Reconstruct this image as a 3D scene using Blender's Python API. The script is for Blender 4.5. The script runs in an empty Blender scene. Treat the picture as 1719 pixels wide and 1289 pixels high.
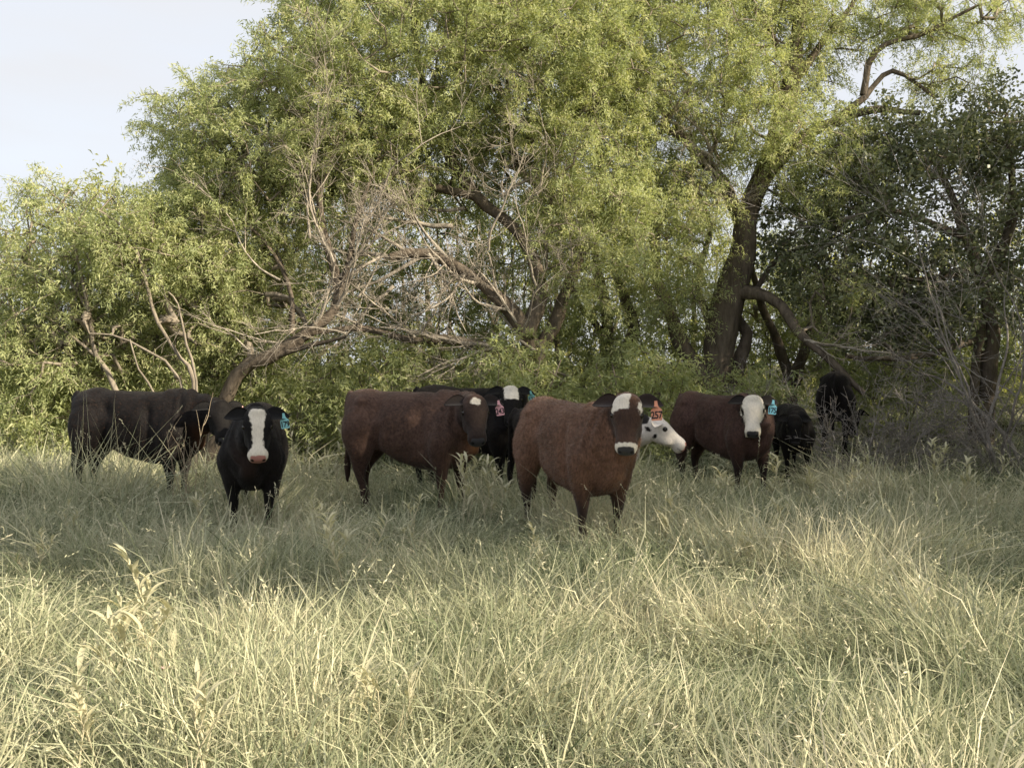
import bpy, math, random
import numpy as np
from mathutils import Vector, Matrix, noise as mnoise

SEED = 11
random.seed(SEED)
rng = np.random.default_rng(SEED)
scene = bpy.context.scene
COL = scene.collection
DO_TREES = True
DO_GRASS = True
DO_CATTLE = True

# ------------------------------------------------------------------ camera, sky, sun, exposure
FPX, CX, CY, HORIZON = 1600.0, 859.5, 644.5, 612.0
CAM_H = 1.45
PITCH = math.atan((CY - HORIZON) / FPX)
cam_data = bpy.data.cameras.new('camera')
cam = bpy.data.objects.new('camera', cam_data)
COL.objects.link(cam)
cam.location = (0, 0, CAM_H)
cam.rotation_euler = (math.pi / 2 - PITCH, 0, 0)
cam_data.sensor_width = 36.0
cam_data.lens = FPX / 1719.0 * 36.0
cam_data.clip_start = 0.05
cam_data.clip_end = 3000
scene.camera = cam

SUN_EL = math.radians(28)
SUN_AZ = math.radians(-25)            # measured from +X towards +Y
sun_dir = Vector((math.cos(SUN_EL) * math.cos(SUN_AZ), math.cos(SUN_EL) * math.sin(SUN_AZ), math.sin(SUN_EL)))
sd = bpy.data.lights.new('sun', 'SUN')
sd.energy = 3.7
sd.angle = math.radians(1.2)
sd.color = (1.0, 0.87, 0.66)
so = bpy.data.objects.new('sun', sd)
COL.objects.link(so)
so.rotation_euler = (-sun_dir).to_track_quat('-Z', 'Y').to_euler()
so.location = (12, 2, 12)

world = bpy.data.worlds.new('World')
scene.world = world
world.use_nodes = True
wn, wl = world.node_tree.nodes, world.node_tree.links
wn.clear()
w_out = wn.new('ShaderNodeOutputWorld')
w_bg = wn.new('ShaderNodeBackground')
w_sky = wn.new('ShaderNodeTexSky')
w_sky.sky_type = 'NISHITA'
w_sky.sun_disc = False
w_sky.sun_elevation = SUN_EL
w_sky.sun_rotation = math.atan2(sun_dir.x, sun_dir.y)
w_sky.air_density = 1.0
w_sky.dust_density = 2.0
w_tc = wn.new('ShaderNodeTexCoord')
w_map = wn.new('ShaderNodeMapping')
w_map.inputs['Scale'].default_value = (2.2, 2.2, 9.0)
w_noise = wn.new('ShaderNodeTexNoise')
w_noise.inputs['Scale'].default_value = 1.6
w_noise.inputs['Detail'].default_value = 6
w_ramp = wn.new('ShaderNodeMapRange')
w_ramp.inputs['From Min'].default_value = 0.3
w_ramp.inputs['From Max'].default_value = 0.75
w_ramp.inputs['To Min'].default_value = 0.90
w_ramp.inputs['To Max'].default_value = 1.0
w_mix = wn.new('ShaderNodeMix')
w_mix.data_type = 'RGBA'
w_mix.inputs[7].default_value = (2.0, 2.03, 2.12, 1)     # thin high veil of cloud
wl.new(w_tc.outputs['Generated'], w_map.inputs['Vector'])
wl.new(w_map.outputs['Vector'], w_noise.inputs['Vector'])
wl.new(w_noise.outputs['Fac'], w_ramp.inputs['Value'])
wl.new(w_ramp.outputs['Result'], w_mix.inputs[0])
wl.new(w_sky.outputs['Color'], w_mix.inputs[6])
wl.new(w_mix.outputs[2], w_bg.inputs['Color'])
w_bg.inputs['Strength'].default_value = 0.15
wl.new(w_bg.outputs['Background'], w_out.inputs['Surface'])

scene.view_settings.view_transform = 'Standard'
scene.view_settings.look = 'None'
scene.view_settings.gamma = 1.0
scene.view_settings.use_curve_mapping = False
scene.view_settings.exposure = 1.5
scene.render.engine = 'CYCLES'
scene.cycles.max_bounces = 8
scene.cycles.diffuse_bounces = 5
scene.cycles.transmission_bounces = 4
scene.cycles.glossy_bounces = 2
scene.cycles.use_denoising = True


# ------------------------------------------------------------------ helpers
def at(px, py, Y):
    """world point seen at photograph pixel (px, py) at distance Y along the ground"""
    u, v = (px - CX) / FPX, (CY - py) / FPX
    d = Vector((u, math.cos(PITCH) + v * math.sin(PITCH), -math.sin(PITCH) + v * math.cos(PITCH)))
    k = Y / d.y
    return Vector((d.x * k, Y, CAM_H + d.z * k))


def sstep(a, b, x):
    t = np.clip((x - a) / (b - a), 0, 1)
    return t * t * (3 - 2 * t)


def ground_z(x, y):
    x = np.asarray(x, float); y = np.asarray(y, float)
    return (0.035 * np.sin(x * 0.9 + 1.3) * np.cos(y * 0.7) + 0.02 * np.sin(x * 2.3 + y * 1.7)
            + 0.45 * sstep(11.0, 17.0, y) + 0.12 * sstep(-1.5, -5, x) * sstep(8, 11, y))


def unit(a):
    return a / np.maximum(np.linalg.norm(a, axis=-1, keepdims=True), 1e-9)


def prop(o, label=None, cat=None, group=None, kind=None):
    if label: o['label'] = label
    if cat: o['category'] = cat
    if group: o['group'] = group
    if kind: o['kind'] = kind
    return o


def empty(name, loc=(0, 0, 0)):
    o = bpy.data.objects.new(name, None)
    o.empty_display_size = 0.2
    COL.objects.link(o)
    o.location = loc
    return o


def link(name, mesh, mat=None, parent=None):
    o = bpy.data.objects.new(name, mesh)
    COL.objects.link(o)
    if mat is not None and not mesh.materials:
        mesh.materials.append(mat)
    if parent is not None:
        o.parent = parent
    return o


def mesh_np(name, verts, faces_list, attrs=None, smooth=False):
    """verts (n,3); faces_list: list of (m,k) int arrays; attrs: {name: (n,) floats on points}"""
    me = bpy.data.meshes.new(name)
    verts = np.asarray(verts, np.float32)
    me.vertices.add(len(verts))
    me.vertices.foreach_set('co', verts.ravel())
    loops = np.concatenate([np.asarray(f, np.int32).ravel() for f in faces_list])
    sizes = np.concatenate([np.full(len(f), np.asarray(f).shape[1], np.int32) for f in faces_list])
    me.loops.add(len(loops))
    me.loops.foreach_set('vertex_index', loops)
    me.polygons.add(len(sizes))
    starts = np.zeros(len(sizes), np.int32)
    starts[1:] = np.cumsum(sizes)[:-1]
    me.polygons.foreach_set('loop_start', starts)
    if smooth:
        me.polygons.foreach_set('use_smooth', np.ones(len(sizes), bool))
    me.update(calc_edges=True)
    for k, v in (attrs or {}).items():
        a = me.attributes.new(k, 'FLOAT', 'POINT')
        a.data.foreach_set('value', np.asarray(v, np.float32))
    return me


def tube(points, radii, sides=8, rough=0.0, cap=True):
    """continuous tapered tube along a polyline -> verts, quads"""
    P = np.array([list(p) for p in points], float)
    R = np.asarray(radii, float)
    T = unit(np.gradient(P, axis=0))
    ref = np.array([0.31, 0.17, 0.93]) if abs(T[0, 2]) < 0.8 else np.array([0.95, 0.2, 0.1])
    vs = []
    a = np.linspace(0, 2 * math.pi, sides, endpoint=False)
    N = unit(np.cross(T[0], ref))
    ph = random.random() * 6
    for i in range(len(P)):
        N = unit(N - T[i] * np.dot(N, T[i]))
        B = np.cross(T[i], N)
        rr = R[i] * (1 + rough * (0.6 * np.sin(3 * a + ph + i * 0.35) + 0.4 * np.sin(5 * a - i * 0.5 + ph * 2)))
        vs.append(P[i] + (np.cos(a) * rr)[:, None] * N + (np.sin(a) * rr)[:, None] * B)
    V = np.concatenate(vs)
    n = len(P)
    i = np.arange(n - 1)[:, None] * sides
    j = np.arange(sides)[None, :]
    j2 = (j + 1) % sides
    F = np.stack([i + j, i + j2, i + sides + j2, i + sides + j], -1).reshape(-1, 4)
    return V, F


class Geo:
    def __init__(self):
        self.v, self.f, self.n = [], {}, 0

    def add(self, V, F):
        V = np.asarray(V, float); F = np.asarray(F, int)
        self.v.append(V)
        self.f.setdefault(F.shape[1], []).append(F + self.n)
        self.n += len(V)

    def mesh(self, name, attrs=None, smooth=True):
        return mesh_np(name, np.concatenate(self.v), [np.concatenate(x) for x in self.f.values()], attrs, smooth)


def smooth_line(pts, step=0.2, wob=0.0):
    """Catmull-Rom through control points"""
    P = [Vector(p) for p in pts]
    P = [P[0] * 2 - P[1]] + P + [P[-1] * 2 - P[-2]]
    out, tt = [], []
    for i in range(1, len(P) - 2):
        n = max(2, int((P[i + 1] - P[i]).length / step))
        for k in range(n):
            t = k / n
            a, b, c, d = P[i - 1], P[i], P[i + 1], P[i + 2]
            q = 0.5 * ((2 * b) + (c - a) * t + (2 * a - 5 * b + 4 * c - d) * t * t + (3 * b - a - 3 * c + d) * t ** 3)
            out.append(q); tt.append(i - 1 + t)
    out.append(P[-2]); tt.append(len(P) - 3)
    if wob:
        for k in range(1, len(out) - 1):
            out[k] = out[k] + Vector([mnoise.noise(out[k] * 1.7 + Vector((s * 31.0, 0, 0))) * wob for s in range(3)])
    return out, tt


# ------------------------------------------------------------------ materials
def new_mat(name):
    m = bpy.data.materials.new(name)
    m.use_nodes = True
    nt = m.node_tree
    nt.nodes.clear()
    out = nt.nodes.new('ShaderNodeOutputMaterial')
    return m, nt.nodes, nt.links, out


def ramp(nodes, stops):
    r = nodes.new('ShaderNodeValToRGB')
    els = r.color_ramp.elements
    while len(els) < len(stops):
        els.new(0.5)
    for e, (p, c) in zip(els, stops):
        e.position = p
        e.color = (*c, 1)
    return r


def leaf_material(name, stops, transl=0.4, tcol=(1.15, 1.15, 0.7), rough=0.55, spec=0.25):
    m, n, l, out = new_mat(name)
    at_ = n.new('ShaderNodeAttribute'); at_.attribute_name = 'tint'
    r = ramp(n, stops)
    l.new(at_.outputs['Fac'], r.inputs['Fac'])
    p = n.new('ShaderNodeBsdfPrincipled')
    p.inputs['Roughness'].default_value = rough
    p.inputs['Specular IOR Level'].default_value = spec
    l.new(r.outputs['Color'], p.inputs['Base Color'])
    t = n.new('ShaderNodeBsdfTranslucent')
    mu = n.new('ShaderNodeMix'); mu.data_type = 'RGBA'; mu.blend_type = 'MULTIPLY'
    mu.inputs[0].default_value = 1.0
    mu.inputs[7].default_value = (*tcol, 1)
    l.new(r.outputs['Color'], mu.inputs[6])
    l.new(mu.outputs[2], t.inputs['Color'])
    mx = n.new('ShaderNodeMixShader')
    mx.inputs['Fac'].default_value = transl
    l.new(p.outputs['BSDF'], mx.inputs[1]); l.new(t.outputs['BSDF'], mx.inputs[2])
    l.new(mx.outputs['Shader'], out.inputs['Surface'])
    return m


def bark_material(name, c0, c1, scale=14.0, bump=0.6):
    m, n, l, out = new_mat(name)
    tc = n.new('ShaderNodeTexCoord')
    mp = n.new('ShaderNodeMapping'); mp.inputs['Scale'].default_value = (1, 1, 0.22)
    l.new(tc.outputs['Object'], mp.inputs['Vector'])
    n1 = n.new('ShaderNodeTexNoise'); n1.inputs['Scale'].default_value = scale
    n1.inputs['Detail'].default_value = 5; n1.inputs['Roughness'].default_value = 0.7
    l.new(mp.outputs['Vector'], n1.inputs['Vector'])
    n2 = n.new('ShaderNodeTexNoise'); n2.inputs['Scale'].default_value = 1.7
    l.new(tc.outputs['Object'], n2.inputs['Vector'])
    ad = n.new('ShaderNodeMath'); ad.operation = 'MULTIPLY_ADD'
    ad.inputs[1].default_value = 0.4; 
    l.new(n2.outputs['Fac'], ad.inputs[0]); l.new(n1.outputs['Fac'], ad.inputs[2])
    r = ramp(n, [(0.45, c0), (0.85, c1)])
    l.new(ad.outputs[0], r.inputs['Fac'])
    p = n.new('ShaderNodeBsdfPrincipled')
    p.inputs['Roughness'].default_value = 0.9
    p.inputs['Specular IOR Level'].default_value = 0.15
    b = n.new('ShaderNodeBump'); b.inputs['Strength'].default_value = bump; b.inputs['Distance'].default_value = 0.04
    l.new(n1.outputs['Fac'], b.inputs['Height'])
    l.new(b.outputs['Normal'], p.inputs['Normal'])
    l.new(r.outputs['Color'], p.inputs['Base Color'])
    l.new(p.outputs['BSDF'], out.inputs['Surface'])
    return m


MQ_STOPS = [(0.0, (0.235, 0.28, 0.14)), (0.45, (0.395, 0.44, 0.22)), (0.8, (0.525, 0.54, 0.295)), (1.0, (0.59, 0.57, 0.37))]
M_MESQ = leaf_material('mesquite_leaf', MQ_STOPS, 0.45)
M_MESQ_Y = leaf_material('mesquite_leaf_yellow', [(0.0, (0.24, 0.27, 0.09)), (0.6, (0.36, 0.37, 0.13)), (1.0, (0.46, 0.43, 0.2))], 0.45)
M_OAK = leaf_material('broad_leaf', [(0.0, (0.125, 0.15, 0.085)), (0.7, (0.195, 0.215, 0.125)), (1.0, (0.33, 0.33, 0.21))], 0.3, rough=0.42, spec=0.4)
M_BARK = bark_material('bark', (0.045, 0.036, 0.028), (0.17, 0.14, 0.11))
M_TWIG = bark_material('twig_bark', (0.10, 0.085, 0.068), (0.30, 0.26, 0.21), 30, 0.2)
M_DEAD = bark_material('dead_wood', (0.13, 0.115, 0.095), (0.46, 0.41, 0.345), 16, 0.5)
M_GREY = bark_material('grey_dead_wood', (0.15, 0.135, 0.12), (0.36, 0.33, 0.31), 26, 0.3)

# ------------------------------------------------------------------ ground
def build_ground():
    xs = np.concatenate([[-900, -200, -60], np.arange(-26, 26.1, 0.5), [60, 200, 900]])
    ys = np.concatenate([[-300, -60, -12], np.arange(-4, 40.1, 0.5), [80, 250, 1500]])
    X, Y = np.meshgrid(xs, ys)
    Z = ground_z(X, Y)
    far = (np.abs(X) > 30) | (Y > 42) | (Y < -6)
    Z = np.where(far, np.where(Y > 14, 0.45, 0.0), Z)
    V = np.stack([X, Y, Z], -1).reshape(-1, 3)
    ny, nx = X.shape
    i = np.arange(ny - 1)[:, None] * nx + np.arange(nx - 1)[None, :]
    F = np.stack([i, i + 1, i + nx + 1, i + nx], -1).reshape(-1, 4)
    m, n, l, out = new_mat('soil_and_thatch')
    tc = n.new('ShaderNodeTexCoord')
    n1 = n.new('ShaderNodeTexNoise'); n1.inputs['Scale'].default_value = 9; n1.inputs['Detail'].default_value = 8
    n1.inputs['Roughness'].default_value = 0.75
    l.new(tc.outputs['Object'], n1.inputs['Vector'])
    r = ramp(n, [(0.3, (0.045, 0.045, 0.026)), (0.5, (0.09, 0.088, 0.05)), (0.72, (0.17, 0.15, 0.09))])
    l.new(n1.outputs['Fac'], r.inputs['Fac'])
    p = n.new('ShaderNodeBsdfPrincipled'); p.inputs['Roughness'].default_value = 0.95
    p.inputs['Specular IOR Level'].default_value = 0.1
    b = n.new('ShaderNodeBump'); b.inputs['Strength'].default_value = 0.8; b.inputs['Distance'].default_value = 0.05
    l.new(n1.outputs['Fac'], b.inputs['Height']); l.new(b.outputs['Normal'], p.inputs['Normal'])
    l.new(r.outputs['Color'], p.inputs['Base Color']); l.new(p.outputs['BSDF'], out.inputs['Surface'])
    o = link('ground', mesh_np('ground', V, [F], smooth=True), m)
    prop(o, 'pasture ground under the long grass', 'ground', kind='structure')


build_ground()


# ------------------------------------------------------------------ trees
def strips(P, D, L, W, S, bend):
    """leaf strips: base P, direction D, length L, width W, side vector S, bend (droop) -> verts (4n), quads"""
    n = len(P)
    S = unit(S - D * np.sum(S * D, -1, keepdims=True))
    mid = P + D * (L * 0.5)[:, None]
    mid[:, 2] += bend * L
    tip = P + D * L[:, None]
    tip[:, 2] -= bend * L
    V = np.empty((n, 4, 3))
    V[:, 0] = P; V[:, 1] = mid + S * (W * 0.5)[:, None]; V[:, 2] = tip; V[:, 3] = mid - S * (W * 0.5)[:, None]
    F = np.arange(n * 4).reshape(n, 4)
    return V.reshape(-1, 3), F


def spikes(P, D, L, W, S, bend):
    n = len(P)
    S = unit(S - D * np.sum(S * D, -1, keepdims=True))
    tip = P + D * L[:, None]
    tip[:, 2] -= bend * L
    V = np.empty((n, 3, 3))
    V[:, 0] = P + S * (W * 0.5)[:, None]; V[:, 1] = P - S * (W * 0.5)[:, None]; V[:, 2] = tip
    return V.reshape(-1, 3), np.arange(n * 3).reshape(n, 3)


def prisms(P0, P1, r0, r1, k=3):
    n = len(P0)
    T = unit(P1 - P0)
    ref = np.where(np.abs(T[:, 2:3]) < 0.9, np.array([[0, 0, 1.0]]), np.array([[1.0, 0, 0]]))
    N = unit(np.cross(T, ref)); B = np.cross(T, N)
    a = np.arange(k) * 2 * math.pi / k
    ring = N[:, None] * np.cos(a)[None, :, None] + B[:, None] * np.sin(a)[None, :, None]
    V = np.concatenate([P0[:, None] + ring * r0[:, None, None], P1[:, None] + ring * r1[:, None, None]], 1)
    base = (np.arange(n) * 2 * k)[:, None]
    j = np.arange(k)[None]; j2 = (j + 1) % k
    F = np.stack([base + j, base + j2, base + k + j2, base + k + j], -1).reshape(-1, 4)
    return V.reshape(-1, 3), F


def sample_lobes(lobes, n, shell=0.45, gap=0.0, gscale=0.9):
    """clump positions inside ellipsoids (cx,cy,cz,rx,ry,rz)"""
    w = np.array([(l[3] * l[5] + l[4] * l[5] + l[3] * l[4]) for l in lobes]); w /= w.sum()
    out = []
    off = Vector((random.random() * 50, random.random() * 50, random.random() * 50))
    tries = 0
    while len(out) < n and tries < n * 12:
        tries += 1
        l = lobes[rng.choice(len(lobes), p=w)]
        d = rng.normal(size=3); d /= np.linalg.norm(d)
        r = shell + (1 - shell) * rng.random() ** 0.6
        r *= 1 + 0.16 * mnoise.noise(Vector(d) * 2.2 + off)
        p = np.array(l[:3]) + d * r * np.array(l[3:6])
        if gap > 0 and mnoise.noise(Vector(p) * gscale + off) < -1 + gap * 2 * 0.75 + rng.normal() * 0.1:
            continue
        out.append(p)
    return np.array(out)


def make_tree(name, limbs, lobes, n_clump, leaf='mesq', mat=None, label='', cat='tree', group=None,
              per=44, llen=0.060, lwid=0.0150, spray=0.45, droop=0.28, shell=0.4, gap=0.2, twig_r=0.0052,
              bark=None, bare=0, shade=0.0, extra_bare=None, gz=True, fineness=2.5):
    """limbs: list of (points, radius0, radius1); first point of the first limb is the base"""
    base = Vector(limbs[0][0][0])
    root = empty(name, base)
    prop(root, label, cat, group)
    b = np.array(base)
    # --- limbs
    g = Geo()
    nodes, rad = [], []
    for pts, r0, r1 in limbs:
        line, tt = smooth_line(pts, 0.18, 0.05)
        n = len(line)
        t = np.linspace(0, 1, n)
        rr = r0 + (r1 - r0) * t ** 0.8
        rr = rr * (1 + 0.10 * np.sin(t * 19 + r0 * 50))
        V, F = tube(line, rr, 9 if r0 > 0.05 else 6, 0.10)
        g.add(V - b, F)
        for q, r in zip(line[n // 5:], rr[n // 5:]):
            nodes.append(np.array(q)); rad.append(r)
    link('trunk', g.mesh('trunk'), bark or M_BARK, root)
    # --- twigs towards each clump of leaves
    C = sample_lobes(lobes, n_clump, shell, gap)
    if gz:
        C = C[C[:, 2] > ground_z(C[:, 0], C[:, 1]) + 0.15]
    N = np.zeros((len(nodes) + len(C) * 8 + 10, 3)); N[:len(nodes)] = nodes
    cnt = len(nodes); nl = cnt
    parent = -np.ones(len(N), int)
    load = np.zeros(len(N)); r_lim = np.full(len(N), 9.0); r_lim[:cnt] = rad
    d0 = np.array([np.min(np.sum((N[:cnt] - c) ** 2, 1)) for c in C])
    C = C[np.argsort(d0)]
    tipdir = []
    for c in C:
        dist = np.linalg.norm(N[:cnt] - c, axis=1) + 0.25 * np.maximum(0, N[:cnt, 2] - c[2])
        k = int(np.argmin(dist)); L = np.linalg.norm(N[k] - c)
        m = int(min(7, max(1, math.ceil(L / 0.28))))
        p = k
        a = N[k].copy()
        side = rng.normal(size=3) * 0.06 * L
        for s in range(1, m + 1):
            t = s / m
            q = a + (c - a) * t + side * math.sin(t * 3.14) + np.array([0, 0, 0.12 * L * math.sin(t * 3.14)])
            q += rng.normal(size=3) * 0.02
            N[cnt] = q; parent[cnt] = p; p = cnt; cnt += 1
        tipdir.append((p, N[p] - N[parent[p]]))
    for p, _ in tipdir:
        while p >= nl:
            load[p] += 1
            p = parent[p]
    idx = np.arange(nl, cnt)
    rn = np.zeros(len(N)); rn[nl:cnt] = twig_r * np.maximum(load[nl:cnt], 1) ** 0.52
    rn[:nl] = r_lim[:nl] * 0.8
    if len(idx):
        par = parent[idx]
        r0 = np.minimum(rn[par], rn[idx] * 1.25)
        V, F = prisms(N[par] - b, N[idx] - b, r0, rn[idx], 3)
        tg = Geo(); tg.add(V, F)
    # --- leaf sprays
    tips = np.array([N[p] for p, _ in tipdir]); dirs = unit(np.array([d for _, d in tipdir]))
    nc = len(tips)
    ntw = 2
    tp = np.repeat(tips, ntw, 0); td = np.repeat(dirs, ntw, 0)
    td = unit(td * 0.6 + rng.normal(size=td.shape) * 0.55 + np.array([0, 0, 0.1 if leaf == 'oak' else -0.05]))
    tl = spray * (0.6 + 0.8 * rng.random(len(tp)))
    # twig curve points
    def curve(t):
        q = tp[:, None, :] + td[:, None, :] * (tl[:, None] * t)[:, :, None]
        q[:, :, 2] -= (droop * tl[:, None] * t ** 2)
        return q
    ts = np.tile(np.array([[0, 0.5, 1.0]]), (len(tp), 1))
    q = curve(ts)
    if llen < 0.12 and cat == 'tree':
        V, F = prisms(q[:, 0] - b, q[:, 1] - b, np.full(len(tp), twig_r), np.full(len(tp), twig_r * 0.7), 3); tg.add(V, F)
    link('branches', tg.mesh('branches'), M_TWIG if bark is None else bark, root)['kind'] = 'stuff'
    fine = leaf == 'mesq' and llen < 0.12
    k = int(per * (fineness if fine else 1)) // ntw
    t = rng.random((len(tp), k)) ** 0.8
    P = curve(t)
    tang = np.repeat(td[:, None, :], k, 1).copy(); tang[:, :, 2] -= 2 * droop * t
    tang = unit(tang)
    if leaf == 'mesq':
        D = unit(tang * 0.45 + rng.normal(size=tang.shape) * 0.70 + np.array([0, 0, -0.14]))
        L = llen * (0.55 + 0.9 * rng.random(t.shape)); W = lwid * (0.7 + 0.6 * rng.random(t.shape))
        P = P + rng.normal(size=P.shape) * 0.035
        bend = 0.10
    else:
        D = unit(tang * 0.3 + rng.normal(size=tang.shape) * 0.8)
        L = llen * (0.6 + 0.8 * rng.random(t.shape)); W = lwid * (0.7 + 0.6 * rng.random(t.shape))
        P = P + rng.normal(size=P.shape) * 0.06
        bend = 0.03
    n = P.shape[0] * k
    P = P.reshape(-1, 3); D = D.reshape(-1, 3)
    V, F = (spikes if fine else strips)(P - b, D, L.ravel(), W.ravel(), rng.normal(size=(n, 3)), bend)
    clump_t = np.repeat(rng.normal(size=len(tp)) * 0.16, k)
    tint = np.clip(0.45 + clump_t + rng.normal(size=n) * 0.17, 0, 1)
    link('crown', mesh_np('crown', V, [F], {'tint': np.repeat(tint, 3 if fine else 4)}, True), mat or M_MESQ, root)
    if bare or extra_bare:
        dg = Geo()
        for (s, d, L, r, lev) in (extra_bare or []):
            bare_branch(dg, Vector(s) - base, Vector(d), L, r, lev)
        link('dead_branches', dg.mesh('dead_branches'), M_DEAD, root)['kind'] = 'stuff'
    return root


def bare_branch(g, start, d, length, r, levels, up=0.05, kids=None, wig=0.28):
    n = max(3, int(length / 0.13))
    p = Vector(start); d = Vector(d).normalized()
    pts = [p.copy()]; dirs = [d.copy()]
    for i in range(n):
        d = (d + Vector((random.gauss(0, wig), random.gauss(0, wig), random.gauss(0, wig) + up)) * 0.5).normalized()
        p = p + d * (length / n)
        pts.append(p.copy()); dirs.append(d.copy())
    rr = np.linspace(r, max(r * 0.25, 0.002), n + 1)
    V, F = tube(pts, rr, 6 if r > 0.02 else (4 if r > 0.006 else 3), 0.06)
    g.add(V, F)
    if levels > 0:
        for k in range(kids or random.randint(4, 7)):
            i = random.randint(max(1, n // 5), n)
            ax = Vector((random.gauss(0, 1), random.gauss(0, 1), random.gauss(0, 1))).normalized()
            nd = (dirs[i] * random.uniform(0.5, 1.0) + ax * 0.75).normalized()
            bare_branch(g, pts[i], nd, length * random.uniform(0.32, 0.62), max(rr[i] * 0.6, 0.0022), levels - 1, up, kids, wig)


def lobes_px(rows):
    """(px, py, Y, rx_px, rz_px, ry_m) -> world ellipsoids"""
    out = []
    for px, py, Y, rx, rz, ry in rows:
        c = at(px, py, Y)
        out.append((c.x, c.y, c.z, rx * Y / FPX, ry, rz * Y / FPX))
    return out


def gpt(px, Y, dz=-0.1):
    x = (px - CX) / FPX * Y
    return Vector((x, Y, float(ground_z(x, Y)) + dz))


def build_trees():
    A = at
    # the big feathery mesquite in the middle, trunk arching to the left
    make_tree('mesquite_tree', [
        ([gpt(925, 13.4), A(905, 610, 13.4), A(872, 545, 13.2), A(805, 475, 13.0), A(722, 427, 12.9), A(655, 432, 12.8)], 0.20, 0.06),
        ([A(885, 565, 13.2), A(905, 480, 13.4), A(870, 390, 13.6), A(800, 330, 13.8), A(740, 230, 13.9), A(700, 80, 14.0), A(690, -120, 14)], 0.12, 0.03),
        ([A(900, 600, 13.4), A(960, 470, 13.8), A(985, 330, 14.0), A(900, 300, 14.0), A(860, 260, 14.0), A(850, 100, 14.1)], 0.11, 0.03),
        ([A(905, 610, 13.4), A(820, 580, 13.1), A(700, 570, 12.9), A(600, 553, 12.7), A(520, 560, 12.6)], 0.10, 0.03),
        ([A(960, 470, 13.8), A(1010, 330, 14.1), A(990, 160, 14.3), A(960, 20, 14.4)], 0.08, 0.025),
        ([A(800, 330, 13.8), A(680, 300, 13.6), A(560, 250, 13.4), A(480, 130, 13.4)], 0.07, 0.02),
    ], lobes_px([
        (690, 90, 13.7, 250, 175, 1.9), (560, 170, 13.3, 190, 150, 1.6), (900, 110, 14.0, 180, 190, 1.8),
        (820, -60, 14.2, 330, 150, 2.0), (980, 240, 13.9, 120, 190, 1.4), (430, 250, 13.2, 150, 140, 1.3),
        (1000, 390, 13.4, 105, 120, 1.1), (380, 390, 13.2, 130, 130, 1.2), (300, 200, 13.3, 95, 50, 0.5),
        (700, 270, 14.6, 260, 90, 0.9), (340, 300, 13.3, 80, 90, 0.7), (1050, 90, 14.1, 120, 130, 1.2)]),
        3200, label='big feathery mesquite with arching dead limbs rising behind the middle calves',
        per=60, gap=0.22,
        extra_bare=[(A(722, 427, 12.9), (-1, -0.1, -0.35), 1.5, 0.035, 3), (A(690, 430, 12.85), (-0.8, -0.2, 0.5), 1.3, 0.03, 3),
                    (A(760, 440, 12.95), (-0.6, -0.3, 0.7), 1.2, 0.028, 3), (A(805, 475, 13.0), (-0.7, -0.5, -0.1), 1.4, 0.03, 3),
                    (A(655, 432, 12.8), (-1, -0.1, 0.1), 1.4, 0.035, 3), (A(840, 510, 13.1), (0.1, -0.6, 0.6), 1.0, 0.022, 2),
                    (A(870, 545, 13.1), (-0.4, -0.4, 0.7), 1.1, 0.025, 3), (A(700, 570, 12.9), (-0.5, -0.4, 0.4), 1.2, 0.022, 3),
                    (A(820, 580, 13.0), (-1, -0.3, 0.15), 1.5, 0.03, 3), (A(640, 560, 12.8), (-1, -0.2, 0.25), 1.1, 0.022, 2),
                    (A(600, 500, 12.8), (0.5, -0.2, 0.8), 1.0, 0.02, 2), (A(660, 480, 12.8), (-0.5, -0.2, -0.6), 1.1, 0.03, 2),
                    (A(880, 300, 13.8), (1, -0.3, -0.4), 1.0, 0.05, 1), (A(780, 350, 13.5), (-1, -0.2, -0.1), 1.3, 0.03, 3),
                    (A(760, 380, 13.3), (-1, -0.3, 0.05), 1.5, 0.04, 3), (A(900, 590, 13.2), (-0.9, -0.3, 0.4), 1.3, 0.025, 3),
                    (A(840, 585, 13.0), (-0.8, -0.5, -0.05), 1.3, 0.028, 3), (A(760, 575, 12.9), (-0.8, -0.5, 0.1), 1.3, 0.022, 3), (A(700, 565, 12.8), (0.6, -0.4, 0.4), 1.1, 0.02, 3),
                    (A(850, 520, 13.0), (-0.8, -0.4, 0.1), 1.2, 0.022, 3), (A(780, 460, 12.9), (-0.3, -0.6, -0.6), 1.1, 0.022, 3), (A(720, 427, 12.8), (0.2, -0.6, -0.7), 1.2, 0.026, 3),
                    (A(690, 350, 13.2), (-1, -0.3, 0.2), 1.3, 0.028, 3), (A(840, 330, 13.5), (0.8, -0.4, 0.3), 1.1, 0.024, 3), (A(640, 430, 12.8), (-0.6, -0.3, -0.5), 1.2, 0.024, 3),
                    (A(560, 440, 12.3), (-0.3, -0.2, 1), 1.9, 0.020, 3), (A(520, 400, 12.2), (0.1, -0.2, 1), 2.0, 0.018, 3), (A(610, 380, 12.3), (0.4, -0.2, 1), 1.9, 0.018, 3),
                    (A(470, 470, 12.2), (-0.8, -0.2, 0.6), 1.4, 0.016, 3), (A(880, 560, 12.8), (0.3, -0.4, 0.9), 1.3, 0.018, 3), (A(900, 480, 12.9), (-0.2, -0.4, 1), 1.4, 0.018, 3),
                    (A(820, 420, 12.8), (0.2, -0.4, 1), 1.5, 0.02, 3), (A(900, 330, 13.2), (0.5, -0.4, 0.8), 1.3, 0.022, 3), (A(960, 450, 13.2), (0.1, -0.5, 0.8), 1.2, 0.018, 2),
                    (A(580, 560, 12.4), (-1, -0.3, 0.25), 1.2, 0.018, 3), (A(420, 590, 12.2), (-0.6, -0.3, 0.5), 1.0, 0.014, 2)])
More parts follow.
